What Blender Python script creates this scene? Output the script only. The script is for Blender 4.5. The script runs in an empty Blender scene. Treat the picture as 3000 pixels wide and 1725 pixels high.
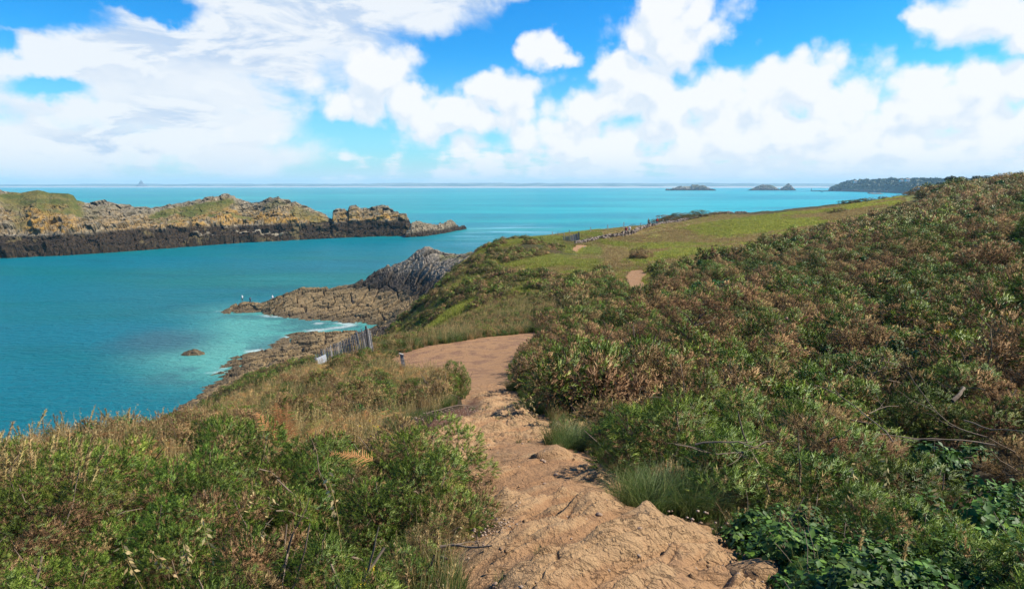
import bpy, math, random
import numpy as np
from mathutils import Vector, Matrix
R = math.radians
scene = bpy.context.scene
col = scene.collection

# ------------------------------------------------------------------ camera
F = 1833.0            # focal length in pixels of a 3000 px wide frame
PITCH = math.atan((862.5-541.0)/F)
CH = 36.0             # eye height above the sea
cam_d = bpy.data.cameras.new("camera")
cam = bpy.data.objects.new("camera", cam_d); col.objects.link(cam)
cam.location = (0, 0, CH); cam.rotation_euler = (math.pi/2-PITCH, 0, 0)
cam_d.sensor_width = 36; cam_d.lens = F/3000*36
cam_d.clip_start = 0.05; cam_d.clip_end = 60000
scene.camera = cam
scene.render.resolution_x = 1024; scene.render.resolution_y = 588
vs = scene.view_settings
vs.view_transform = 'Standard'; vs.look = 'None'; vs.gamma = 1; vs.use_curve_mapping = False
vs.exposure = 1.02

SUN_AZ, SUN_EL = R(86), R(45)     # azimuth to the right of the view axis (+Y)
SDIR = Vector((math.sin(SUN_AZ)*math.cos(SUN_EL), math.cos(SUN_AZ)*math.cos(SUN_EL), math.sin(SUN_EL)))
sd = bpy.data.lights.new("sun", 'SUN'); sd.energy = 5.0; sd.angle = R(0.5); sd.color = (1, .94, .82)
so = bpy.data.objects.new("sun", sd); col.objects.link(so)
so.rotation_euler = (-SDIR).to_track_quat('-Z', 'Y').to_euler()

# ------------------------------------------------------------------ pixel <-> world helpers
SP, CP = math.sin(PITCH), math.cos(PITCH)
def tdrop(v):
    s = (np.asarray(v, float)-862.5)/F
    return (s*CP+SP)/(CP-s*SP)
def at(u, v, Y):                    # world point on the sight line through (u,v) at forward distance Y
    s = (v-862.5)/F; d = (u-1500)/F
    q = CP-s*SP
    return np.array([Y*d/q, Y, CH-Y*(s*CP+SP)/q])
def at_z(u, v, z=0.0):
    return at(u, v, (CH-z)/tdrop(v))

# ------------------------------------------------------------------ noise
def _h(ix, iy, seed):
    n = (ix.astype(np.int64)*374761393 + iy.astype(np.int64)*668265263 + seed*1442695041) & 0xffffffff
    n = ((n ^ (n >> 13))*1274126177) & 0xffffffff
    n = (n ^ (n >> 16)) & 0xffffffff
    n = (n*2246822519) & 0xffffffff
    return ((n ^ (n >> 15)) & 0xffffff)/float(0xffffff)
def vnoise(x, y, seed=0):
    x = np.asarray(x, float); y = np.asarray(y, float)
    ix = np.floor(x); iy = np.floor(y); fx = x-ix; fy = y-iy
    fx = fx*fx*fx*(fx*(fx*6-15)+10); fy = fy*fy*fy*(fy*(fy*6-15)+10)
    a = _h(ix, iy, seed); b = _h(ix+1, iy, seed); c = _h(ix, iy+1, seed); d = _h(ix+1, iy+1, seed)
    return (a+(b-a)*fx)*(1-fy)+(c+(d-c)*fx)*fy
def fbm(x, y, seed=0, oct=5, lac=2.03, gain=.5):
    s = 0; a = 1; t = 0
    for i in range(oct):
        s = s+a*vnoise(x, y, seed+i*17); t += a; a *= gain
        x, y = x*lac*.8+y*lac*.6+3.1, -x*lac*.6+y*lac*.8+7.7
    return s/t
def worley(x, y, seed=0):
    x = np.asarray(x, float); y = np.asarray(y, float)
    ix = np.floor(x); iy = np.floor(y)
    f1 = np.full(x.shape, 9.); f2 = np.full(x.shape, 9.); cid = np.zeros(x.shape); cx = np.zeros(x.shape); cy = np.zeros(x.shape)
    for i in (-1, 0, 1):
        for j in (-1, 0, 1):
            px = ix+i; py = iy+j
            qx = px+.1+.8*_h(px, py, seed); qy = py+.1+.8*_h(px, py, seed+5)
            d = np.hypot(qx-x, qy-y)
            m = d < f1
            f2 = np.where(m, f1, np.minimum(f2, d))
            cid = np.where(m, _h(px, py, seed+9), cid); cx = np.where(m, x-qx, cx); cy = np.where(m, y-qy, cy)
            f1 = np.where(m, d, f1)
    return f1, f2, cid, cx, cy
def sst(a, b, x):
    t = np.clip((x-a)/(b-a), 0, 1); return t*t*(3-2*t)
class TPS:                          # thin-plate spline through scattered values
    def __init__(s, pts, vals, lam=1e-4):
        P = np.asarray(pts, float); n = len(P); s.P = P
        K = s.k(P, P)+lam*np.eye(n)
        A = np.zeros((n+3, n+3)); A[:n, :n] = K; A[:n, n] = 1; A[:n, n+1:] = P; A[n, :n] = 1; A[n+1:, :n] = P.T
        s.w = np.linalg.solve(A, np.concatenate([np.asarray(vals, float), np.zeros(3)]))
    def k(s, A, B):
        r2 = ((A[:, None, :]-B[None, :, :])**2).sum(-1)
        return np.where(r2 > 1e-12, .5*r2*np.log(np.maximum(r2, 1e-12)), 0)
    def __call__(s, x, y):
        sh = np.shape(x); Q = np.stack([np.ravel(x), np.ravel(y)], 1); out = np.empty(len(Q))
        n = len(s.P)
        for i in range(0, len(Q), 20000):
            q = Q[i:i+20000]; out[i:i+20000] = s.k(q, s.P)@s.w[:n]+s.w[n]+q@s.w[n+1:]
        return out.reshape(sh)
def inpoly(x, y, poly):
    x = np.asarray(x, float); y = np.asarray(y, float); ins = np.zeros(x.shape, bool); n = len(poly)
    for i in range(n):
        x0, y0 = poly[i]; x1, y1 = poly[(i+1) % n]
        c = ((y0 > y) != (y1 > y)) & (x < (x1-x0)*(y-y0)/((y1-y0) if y1 != y0 else 1e-9)+x0)
        ins ^= c
    return ins
def polydist(x, y, poly, closed=True):
    x = np.asarray(x, float); y = np.asarray(y, float); d = np.full(x.shape, 1e9); n = len(poly)
    for i in range(n if closed else n-1):
        x0, y0 = poly[i]; x1, y1 = poly[(i+1) % n]
        dx, dy = x1-x0, y1-y0; L = dx*dx+dy*dy+1e-12
        t = np.clip(((x-x0)*dx+(y-y0)*dy)/L, 0, 1)
        d = np.minimum(d, np.hypot(x-x0-t*dx, y-y0-t*dy))
    return d
def signed(x, y, poly):             # positive inside
    d = polydist(x, y, poly); return np.where(inpoly(x, y, poly), d, -d)

# ------------------------------------------------------------------ object helpers
def tag(o, label=None, cat=None, group=None, kind=None):
    if label: o['label'] = label
    if cat: o['category'] = cat
    if group: o['group'] = group
    if kind: o['kind'] = kind
    return o
def link(name, me, parent=None, mats=()):
    o = bpy.data.objects.new(name, me); col.objects.link(o)
    for m in mats: me.materials.append(m)
    if parent: o.parent = parent
    return o
def empty(name, loc=(0, 0, 0), rz=0):
    o = bpy.data.objects.new(name, None); col.objects.link(o)
    o.location = loc; o.rotation_euler = (0, 0, rz); o.empty_display_size = .3
    return o
def mesh_np(name, V, faces, attrs=None, smooth=False, mat_idx=None):
    V = np.asarray(V, np.float32); me = bpy.data.meshes.new(name)
    me.vertices.add(len(V)); me.vertices.foreach_set('co', V.ravel())
    faces = np.asarray(faces, np.int32); k = faces.shape[1]; n = len(faces)
    me.loops.add(n*k); me.loops.foreach_set('vertex_index', faces.ravel())
    me.polygons.add(n); me.polygons.foreach_set('loop_start', np.arange(0, n*k, k, dtype=np.int32))
    me.polygons.foreach_set('loop_total', np.full(n, k, np.int32))
    me.polygons.foreach_set('use_smooth', np.full(n, smooth, bool))
    if mat_idx is not None: me.polygons.foreach_set('material_index', np.asarray(mat_idx, np.int32))
    for nm, a in (attrs or {}).items():
        at_ = me.attributes.new(nm, 'FLOAT', 'POINT'); at_.data.foreach_set('value', np.asarray(a, np.float32).ravel())
    me.update(calc_edges=True)
    return me
def grid_faces(nu, nv):
    i = np.arange(nu-1)[:, None]; j = np.arange(nv-1)[None, :]
    a = i*nv+j
    return np.stack([a, a+nv, a+nv+1, a+1], -1).reshape(-1, 4)

# ------------------------------------------------------------------ material helpers
class NT:
    def __init__(s, tree): s.t = tree; s.n = tree.nodes; s.l = tree.links
    def new(s, kind, **kw):
        nd = s.n.new(kind)
        for k, v in kw.items(): setattr(nd, k, v)
        return nd
    def put(s, sock, v):
        if isinstance(v, bpy.types.NodeSocket): s.l.new(v, sock)
        elif v is not None:
            if hasattr(sock.default_value, '__len__') and not hasattr(v, '__len__'): v = (v,)*len(sock.default_value)
            if hasattr(v, '__len__') and len(sock.default_value) == 4 and len(v) == 3: v = (*v, 1)
            sock.default_value = v
    def math(s, op, a, b=None, c=None, clamp=False):
        nd = s.new('ShaderNodeMath', operation=op, use_clamp=clamp)
        for i, x in enumerate((a, b, c)):
            if x is not None: s.put(nd.inputs[i], x)
        return nd.outputs[0]
    def vmath(s, op, a, b=None, c=None, out=0):
        nd = s.new('ShaderNodeVectorMath', operation=op)
        for i, x in enumerate((a, b, c)):
            if x is not None: s.put(nd.inputs[i if op != 'SCALE' or i == 0 else 3], x)
        return nd.outputs[out]
    def noise(s, vec, scale, detail=4, rough=.55, lac=2.0, dist=0, out='Fac', dim='3D'):
        nd = s.new('ShaderNodeTexNoise', noise_dimensions=dim)
        if vec is not None: s.l.new(vec, nd.inputs['Vector'])
        for k, v in (('Scale', scale), ('Detail', detail), ('Roughness', rough), ('Lacunarity', lac), ('Distortion', dist)): s.put(nd.inputs[k], v)
        return nd.outputs[out]
    def voro(s, vec, scale, feature='F1', out='Distance', rnd=1):
        nd = s.new('ShaderNodeTexVoronoi', feature=feature)
        if vec is not None: s.l.new(vec, nd.inputs['Vector'])
        s.put(nd.inputs['Scale'], scale); s.put(nd.inputs['Randomness'], rnd)
        return nd.outputs[out]
    def ramp(s, fac, stops, interp='LINEAR'):
        nd = s.new('ShaderNodeValToRGB'); nd.color_ramp.interpolation = interp
        e = nd.color_ramp.elements
        while len(e) < len(stops): e.new(.5)
        for k, (p, c) in enumerate(stops):
            e[k].position = p; e[k].color = (*c, 1) if hasattr(c, '__len__') else (c, c, c, 1)
        s.put(nd.inputs[0], fac)
        return nd.outputs[0]
    def mix(s, fac, a, b, mode='MIX'):
        nd = s.new('ShaderNodeMix', data_type='RGBA', blend_type=mode); nd.clamp_factor = True
        s.put(nd.inputs[0], fac); s.put(nd.inputs[6], a); s.put(nd.inputs[7], b)
        return nd.outputs[2]
    def mapr(s, v, a, b, c=0, d=1, smooth=True):
        nd = s.new('ShaderNodeMapRange', interpolation_type='SMOOTHSTEP' if smooth else 'LINEAR')
        for i, x in enumerate((v, a, b, c, d)): s.put(nd.inputs[i], x)
        return nd.outputs[0]
    def attr(s, name):
        nd = s.new('ShaderNodeAttribute', attribute_name=name); return nd.outputs['Fac']
    def pos(s): return s.new('ShaderNodeNewGeometry').outputs['Position']
    def objc(s): return s.new('ShaderNodeTexCoord').outputs['Object']
    def bump(s, h, strength=.5, dist=.05, normal=None):
        nd = s.new('ShaderNodeBump'); s.put(nd.inputs['Height'], h); s.put(nd.inputs['Strength'], strength); s.put(nd.inputs['Distance'], dist)
        if normal is not None: s.l.new(normal, nd.inputs['Normal'])
        return nd.outputs[0]
def material(name):
    m = bpy.data.materials.new(name); m.use_nodes = True
    nt = NT(m.node_tree); nt.b = m.node_tree.nodes['Principled BSDF']
    nt.b.inputs['Roughness'].default_value = .8
    nt.b.inputs['Specular IOR Level'].default_value = .3
    nt.m = m
    return nt
def simple(name, c, rough=.7, var=.25, scale=8, spec=.3, bump=0, dist=.01):
    nt = material(name)
    n = nt.noise(nt.objc(), scale, 5, .6)
    f = nt.mapr(n, .3, .7, 1-var, 1+var)
    nt.put(nt.b.inputs['Base Color'], nt.vmath('SCALE', tuple(c), None, None)) if False else None
    sc = nt.new('ShaderNodeVectorMath', operation='SCALE'); sc.inputs[0].default_value = c; nt.l.new(f, sc.inputs[3])
    nt.l.new(sc.outputs[0], nt.b.inputs['Base Color'])
    nt.b.inputs['Roughness'].default_value = rough; nt.b.inputs['Specular IOR Level'].default_value = spec
    if bump: nt.l.new(nt.bump(nt.noise(nt.objc(), scale*4, 5), bump, dist), nt.b.inputs['Normal'])
    return nt.m
# ------------------------------------------------------------------ world: sky with clouds
world = bpy.data.worlds.new("World"); scene.world = world; world.use_nodes = True
def build_world():
    w = NT(world.node_tree); bg = w.n['Background']
    sky = w.new('ShaderNodeTexSky', sky_type='NISHITA', sun_disc=False)
    sky.sun_elevation = SUN_EL; sky.sun_rotation = SUN_AZ
    sky.altitude = 30; sky.air_density = 1.0; sky.dust_density = .4; sky.ozone_density = 2.5
    def azel(u, v):
        p = at(u, v, 1.0); d = p-np.array([0, 0, CH]); d /= np.linalg.norm(d)
        return math.atan2(d[0], d[1]), math.asin(d[2])
    # shared group: direction (az, el, 0) -> cloud thickness
    g = bpy.data.node_groups.new('cloud_density', 'ShaderNodeTree')
    g.interface.new_socket('P', in_out='INPUT', socket_type='NodeSocketVector')
    g.interface.new_socket('Cumulus', in_out='OUTPUT', socket_type='NodeSocketFloat')
    g.interface.new_socket('Sheet', in_out='OUTPUT', socket_type='NodeSocketFloat')
    q = NT(g); gi = q.new('NodeGroupInput'); go = q.new('NodeGroupOutput')
    P = gi.outputs[0]
    w1 = q.noise(P, 7.5, 5, .6, out='Color'); w1 = q.vmath('SUBTRACT', w1, (.5, .5, .5))
    Pw = q.vmath('ADD', P, q.vmath('MULTIPLY', w1, (.13, .10, 0)))
    def blobs(lst, vec):
        out = None
        for (u, v, ru, rv) in lst:
            a, e = azel(u, v); a2, _ = azel(u+ru*.5, v); a1, _ = azel(u-ru*.5, v); _, e2 = azel(u, v-rv*.5); _, e1 = azel(u, v+rv*.5)
            sa = 1/max(a2-a1, 1e-3); se = 1/max(e2-e1, 1e-3)
            x = q.vmath('MULTIPLY_ADD', vec, (sa, se, 0), (-a*sa, -e*se, 0))
            L = q.vmath('LENGTH', x, out=1)
            out = L if out is None else q.math('SMOOTH_MIN', out, L, .3)
        return q.math('SUBTRACT', 1.0, out)
    cum = blobs([(1110, 235, 120, 85), (1050, 300, 150, 60), (1200, 300, 90, 60),
                 (1600, 130, 70, 55), (1640, 175, 80, 40), (1960, 60, 160, 130), (2030, 130, 110, 90), (1860, 130, 90, 70), (1790, 215, 150, 75), (1880, 245, 120, 60),
                 (1450, 280, 150, 65), (1330, 325, 120, 50), (1380, 350, 200, 55),
                 (2330, 265, 190, 95), (2480, 310, 200, 95), (2230, 300, 160, 80), (2100, 285, 150, 75), (1950, 310, 190, 90), (1760, 320, 170, 75), (2650, 350, 200, 60),
                 (2870, 240, 140, 95), (2700, 275, 95, 70), (2980, 260, 110, 80), (2800, 340, 260, 90),
                 (2900, 50, 200, 95), (2730, 45, 80, 50), (2980, 110, 120, 70)], Pw)
    band = q.math('MULTIPLY', 1.0, cum)
    sep = q.new('ShaderNodeSeparateXYZ'); q.l.new(P, sep.inputs[0])
    el = sep.outputs[1]; az = sep.outputs[0]
    e0 = azel(1500, 540)[1]; eb = azel(2100, 350)[1]; et = azel(2100, 290)[1]
    rightside = q.mapr(az, azel(1050, 400)[0], azel(1700, 400)[0], 0, 1)
    lowband = q.math('MULTIPLY', q.mapr(el, eb*.8, et*1.1, .65, -.8), 1)
    lowband = q.math('SUBTRACT', lowband, q.math('MULTIPLY', q.math('SUBTRACT', 1.0, rightside), 1.1))
    base = q.math('SMOOTH_MAX', cum, lowband, .15)
    # fluffy detail, finer towards the horizon
    n1 = q.noise(P, 10, 11, .60, dist=.1); n1 = q.math('SUBTRACT', n1, .5)
    vr = q.voro(q.vmath('ADD', P, q.vmath('MULTIPLY', w1, (.05, .05, 0))), 21, 'F1'); vr2 = q.voro(P, 52, 'F1'); bil = q.math('SUBTRACT', .52, q.math('ADD', q.math('MULTIPLY', vr, .72), q.math('MULTIPLY', vr2, .28)))
    low = q.noise(q.vmath('MULTIPLY', P, (9, 42, 1)), 1.0, 8, .62); low = q.math('SUBTRACT', low, .5)
    lf = q.mapr(el, e0, et*.8, 1, 0)
    d = q.math('ADD', base, q.math('MULTIPLY', n1, 1.8)); d = q.math('ADD', d, q.math('MULTIPLY', bil, 1.25))
    d = q.math('ADD', d, q.math('MULTIPLY', q.math('MULTIPLY', low, lf), 3.4))
    q.l.new(d, go.inputs[0])
    sheet = blobs([(250, 190, 620, 230), (760, 90, 420, 210), (1120, 10, 330, 105), (1330, -30, 260, 60), (560, 330, 330, 150), (120, 420, 420, 120), (820, 200, 170, 90), (600, 440, 400, 70)], Pw)
    holes = blobs([(60, 40, 330, 90), (180, 250, 240, 60), (430, 10, 240, 60), (0, 120, 120, 60)], Pw)
    st = q.vmath('MULTIPLY', P, (6, 13, 1)); n2 = q.noise(st, 1.0, 9, .6, dist=.6); n2 = q.math('SUBTRACT', n2, .5)
    s_ = q.math('ADD', q.math('MULTIPLY', sheet, 2.3), q.math('MULTIPLY', n2, 3.0))
    s_ = q.math('SUBTRACT', s_, q.math('MULTIPLY', q.math('MAXIMUM', holes, 0.0), 2.6))
    q.l.new(s_, go.inputs[1])
    # world
    tc = w.new('ShaderNodeTexCoord').outputs['Generated']
    sp = w.new('ShaderNodeSeparateXYZ'); w.l.new(tc, sp.inputs[0])
    azn = w.math('ARCTAN2', sp.outputs[0], sp.outputs[1]); eln = w.math('ARCSINE', sp.outputs[2])
    cb = w.new('ShaderNodeCombineXYZ'); w.l.new(azn, cb.inputs[0]); w.l.new(eln, cb.inputs[1])
    G1 = w.new('ShaderNodeGroup'); G1.node_tree = g; w.l.new(cb.outputs[0], G1.inputs[0])
    off = w.vmath('ADD', cb.outputs[0], (.012, .030, 0))
    G2 = w.new('ShaderNodeGroup'); G2.node_tree = g; w.l.new(off, G2.inputs[0])
    hs = w.new('ShaderNodeHueSaturation'); w.l.new(sky.outputs[0], hs.inputs['Color']); hs.inputs['Saturation'].default_value = 1.45; hs.inputs['Value'].default_value = 1.0
    clear = w.mix(1.0, hs.outputs[0], (.5, 1.50, 1.85), 'MULTIPLY')
    hz = w.mapr(eln, 0.0, .2, 1, 0)
    clear = w.mix(w.math('MULTIPLY', hz, .55), clear, (5.0, 7.6, 9.6))
    cA = w.mapr(G1.outputs[0], -.30, .42, 0, 1)
    thick = w.mapr(G1.outputs[0], .1, 1.1, 0, 1)
    lit = w.mapr(w.math('SUBTRACT', G1.outputs[0], G2.outputs[0]), -.55, .25, 0, 1)
    lit = w.math('MAXIMUM', lit, w.math('SUBTRACT', .55, w.math('MULTIPLY', thick, .9)))
    shade = w.mix(lit, (7.3, 8.3, 9.5), (9.7, 9.85, 10.0))
    sA = w.mapr(G1.outputs[1], -.35, 1.0, 0, .96)
    slit = w.math('MAXIMUM', w.mapr(w.noise(w.vmath('MULTIPLY', cb.outputs[0], (7, 22, 1)), 1.0, 9, .6, dist=.5), .40, .53, 0, 1), w.mapr(w.noise(w.vmath('MULTIPLY', cb.outputs[0], (2.6, 6, 1)), 1.0, 5), .46, .60, 0, .9))
    sl2 = w.mapr(eln, .05, .2, .35, 1)
    sheetc = w.mix(w.math('MULTIPLY', slit, 1.0), (5.7, 7.0, 8.9), (8.9, 9.35, 9.8))
    c = w.mix(sA, clear, sheetc)
    c = w.mix(w.math('MULTIPLY', cA, .97), c, shade)
    lowhz = w.mapr(eln, -.01, .055, .85, 0)
    c = w.mix(lowhz, c, (6.2, 7.9, 9.3))
    w.l.new(c, bg.inputs['Color']); bg.inputs['Strength'].default_value = .05
    world.cycles.sampling_method = 'MANUAL'; world.cycles.sample_map_resolution = 512
build_world()
# ------------------------------------------------------------------ hillside terrain
# (u, v, forward distance, height of the plants standing there)
CTL = [
 (1800,1725,2.3,0),(1750,1500,3.65,0),(1650,1350,5.4,0),(1600,1300,6.5,0),(1480,1200,10.5,0),(1440,1150,14.5,0),(1430,1100,21.5,0),(1380,1050,26.5,0),(1400,1000,31.5,0),(1500,985,34,0),
 (900,1048,28,.5),(800,1078,24,.5),(700,1112,20,.5),(1000,1012,33,.4),(1090,990,36,.3),
 (1250,1050,27,0),(1220,1030,29,0),(1640,950,38,.1),
 (1870,862,50,0),(1860,830,57,0),(1875,795,66,0),(1690,735,98,0),(1840,697,120,0),(1950,664,155,0),(1750,714,108,0),
 # right slope (plants about .7 m)
 (1960,1500,3.6,0),(2000,1300,5,.5),(2000,1200,7.2,.65),(2000,1100,10.8,.7),(2000,1000,16.5,.75),(2000,900,26,.8),(2000,850,34,.7),(2000,800,46,.6),(2000,750,67,.3),(2000,700,105,.2),(2000,650,160,.2),(2060,628,200,.2),
 (2500,1500,3.0,.35),(2500,1300,4.6,.6),(2500,1200,6.3,.7),(2500,1100,9,.75),(2500,1000,13,.8),(2500,900,20,.8),(2500,800,33,.7),(2500,750,45,.7),(2500,700,62,.6),(2500,650,95,.4),(2500,610,140,.2),(2450,596,185,.2),
 (3000,1650,2.4,.2),(3000,1400,3.2,.5),(3000,1200,4.8,.7),(3000,1000,8,.8),(3000,900,11.5,.85),(3000,800,18,.85),(3000,700,32,.8),(3000,600,58,.8),(3000,545,90,1.4),(3000,526,112,1.9),
 (2750,620,75,.7),(2750,560,125,.6),(2750,548,150,.6),(2850,538,135,.8),(2620,578,165,.4),(2300,617,190,.2),(2200,632,195,.2),(2300,680,90,.3),(2200,900,24,.8),
 (2300,1725,2.35,.05),(2600,1725,2.3,.12),
 (1700,1200,8.2,.45),(1700,1100,13,.6),(1700,1000,21.5,.7),(1720,950,30,.7),(1740,900,39,.6),(1750,850,49,.4),(1750,800,63,.3),(1700,750,85,.2),(1700,720,103,.2),
 (1500,950,39,.3),(1500,900,46,.5),(1500,850,56,.4),(1500,800,69,.3),(1500,750,87,.2),(1500,715,110,.2),(1550,697,122,.2),(1700,684,140,.2),(1850,660,160,.2),(1930,645,185,.2),
 (1400,930,42,.4),(1400,900,52,.5),(1400,850,64,.4),(1400,800,77,.3),(1400,760,90,.2),(1400,715,108,.2),
 (1335,900,59,.4),(1330,850,74,.3),(1330,800,85,.3),(1350,745,98,.2),(1455,714,112,.1),(1300,960,39,.4),(1200,985,35,.4),
 # left side
 (1230,1250,9.2,0),(1330,1180,13,0),(1200,1300,7.6,.1),
 (1000,1650,2.3,.5),(1250,1500,3.2,.3),(1150,1400,4.0,.5),(900,1350,4.4,.6),(600,1350,4.2,.65),(300,1350,4.2,.65),(700,1500,3,.6),(300,1500,3,.65),(0,1650,2.4,.5),(0,1480,3.2,.55),
 (1000,1280,8,.3),(1000,1200,12,.4),(1000,1100,20.5,.3),(1100,1060,26,.3),(1050,1025,31,.4),(950,1060,27,.4),(800,1200,12.5,.5),(800,1120,17,.5),(720,1110,17.5,.6),
 (500,1300,7,.6),(500,1220,10.5,.45),(520,1165,14,.35),(300,1300,6.5,.6),(250,1228,9.5,.3),(-400,1650,2.4,.5),(-400,1400,4.2,.6),(3400,1650,2.6,.3),(3400,1300,4.4,.7),(0,1400,4.2,.4),(0,1320,6.5,.4),(0,1285,8,.35),
]
pts = []; vals = []
def add_ctl(p, z):
    pts.append((p[0]/p[1], math.log(p[1]))); vals.append(z)
for (u, v, Y, h) in CTL:
    p = at(u, v, Y); add_ctl(p, p[2]-h)
# world-space controls for what the brow hides: the fall to the shore on the left, the ground beside and behind the view
for (x, y, z) in [(-.8,.5,34.5),(.8,.5,34.6),(0,.5,34.6),(-2.6,.5,34),(2.6,.5,34.6),(-.6,1,34.6),(.6,1,34.5),(2.5,1,34.5),(-2.5,1,34.3),(0,1,34.55),(5,4,34.6),(12,8,35.2),(20,18,35.5),(40,38,37),(90,80,39),(150,120,41),(260,200,40),(240,260,33),(110,230,26),
                  (-8,14,30),(-13,22,24),(-19,30,19),(-27,45,12.5),(-34,62,9.5),(-38,78,6),(-17,45,18.5),(-16,57,16),(-14,70,16),(-46,90,1),(-60,118,-6),(-24,98,7),(-21,118,4),(-15,95,15),(-12,125,9),(-9,112,17),(-2,130,20),(6,150,19),(18,180,12),(10,210,-4),(-22,150,1),(-10,160,3),
                  (-9,8,31.5),(-14,8,28.5),(-22,14,22),(-50,40,-2),(-60,80,-8),(-90,120,-10),(-22,34.5,11),(-26,37,9),(40,215,20),(60,260,8),(110,300,6),(180,330,10),(-30,200,-8),(60,350,-12),(200,400,-10),(-5,4,32.6),(-4.6,2.2,33.6),(-10,4,30.5),(-19,24,18),
                  (-12.5,33,22.5),(-10.5,31,26.2),(-13,38,21)]:
    add_ctl((x, y), z)
_tps = TPS(pts, vals, 1.2e-2)
YMIN, YMAX = .5, 420.
def zt(x, y):                       # smooth ground height
    x = np.asarray(x, float); y = np.maximum(np.asarray(y, float), .5)
    return _tps(x/y, np.log(y))
def hit(u, v, h=0.0, y0=1.5, y1=300.):   # where the sight line meets the ground (+h)
    Ys = np.exp(np.linspace(math.log(y0), math.log(y1), 500))
    P = np.array([at(u, v, Y) for Y in Ys]); d = P[:, 2]-zt(P[:, 0], P[:, 1])-h
    i = np.where(d < 0)[0]
    if len(i) == 0: return P[-1]
    i = i[0]
    if i == 0: return P[0]
    t = d[i-1]/(d[i-1]-d[i]); return P[i-1]*(1-t)+P[i]*t
def hxy(lst, h=0.0): return [tuple(hit(u, v, h)[:2]) for (u, v) in lst]

PATH_PX = [(1330,1900),(1360,1725),(1350,1640),(1400,1560),(1400,1480),(1360,1400),(1280,1350),(1230,1310),(1215,1285),(1320,1240),(1385,1205),(1382,1170),(1345,1110),(1290,1085),(1185,1085),(1150,1055),(1180,1035),(1250,1015),(1330,1003),(1440,985),(1560,973),(1605,985),(1545,1015),(1500,1050),(1478,1090),(1500,1130),(1545,1190),(1610,1250),(1690,1300),(1770,1370),(1860,1440),(1960,1500),(2070,1550),(2190,1600),(2280,1640),(2340,1725),(2360,1900)]
PATH = hxy(PATH_PX)
PATH = [(-.18, .25)]+PATH+[(1.1, .25)]
PATH[1] = (-.18, 1.6); PATH[-2] = (1.08, 1.6)
PATH2 = hxy([(1880,862),(1850,845),(1835,812),(1850,793),(1882,792),(1892,805),(1878,822),(1896,838)])
PATH3 = hxy([(1672,738),(1676,725),(1688,719),(1712,719),(1722,721),(1705,731),(1698,740),(1690,746)])
FIELD = hxy([(1700,752),(1705,730),(1760,712),(1850,697),(1950,683),(2050,662),(2150,645),(2250,632),(2350,618),(2450,606),(2620,580),(2680,588),(2560,625),(2440,655),(2350,678),(2260,702),(2160,728),(2060,750),(1990,768),(1920,780),(1780,795),(1700,800),(1560,800),(1500,780),(1600,755)])
DRY = hxy([(1560,706),(1600,690),(1700,684),(1760,670),(1860,662),(1930,648),(2000,634),(2080,630),(2180,632),(2230,629),(2180,636),(2090,652),(1980,675),(1900,686),(1800,702),(1720,712),(1640,716)])
BANK = hxy([(1190,1285),(1230,1235),(1300,1215),(1360,1190),(1392,1165),(1396,1205),(1330,1245),(1260,1285),(1215,1315)])

BEYOND = hxy([(1560,700),(1700,684),(1850,660),(1930,645),(2060,630),(2200,628),(2350,612),(2450,600),(2600,585),(2660,578)])+[(300, 330), (300, 420), (-20, 420), (-20, 130)]
def path_relief(x, y):              # worn strata ledges running away to the right, dying out towards the flat part
    a = R(38); s = x*math.cos(a)+y*math.sin(a); t = -x*math.sin(a)+y*math.cos(a)
    amp = np.interp(y, [0, 7, 11, 15, 19], [1, 1, .9, .5, 0])
    w = .5*(fbm(s*.7, t*.9, 3, 4)-.5)
    h = 0
    for (fr, am, sd, sh) in ((2.9, .135, 1, .86), (7.0, .075, 2, .82), (16, .028, 3, .75)):
        tt = (t+w*(.9 if fr < 5 else .7))*fr; k = np.floor(tt); f = tt-k
        rib = (f/sh)**.8*(f < sh)+(1-sst(sh, 1.0, f))*(f >= sh)      # slow rise, quick drop
        cell = vnoise(s*(1.0+.25*fr)+k*7.3, k*3.7, 11+sd); h = h+am*rib*sst(.25, .75, cell)
    f1, f2, cid, cx, cy = worley(s*1.7+.5*fbm(x*2, y*2, 5, 3), (t+w)*3.4, 21)
    h += .05*(cid-.4)*sst(.03, .2, f2-f1)*(cid > .4)-.022*(1-sst(0, .07, f2-f1))*vnoise(x*2, y*2, 90)
    dirt = sst(.56, .68, fbm(x*.8+3, y*.8, 40, 4))
    h = h*(1-.75*dirt)+dirt*.02
    h += .02*(fbm(s*2.5, t*9, 8, 5)-.5)+.012*(fbm(x*14, y*14, 9, 4)-.5)
    return h*amp+.02*(fbm(x*2, y*2, 77, 4)-.5)*(1-amp)+.006*(fbm(x*20, y*20, 78, 3)-.5)

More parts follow.
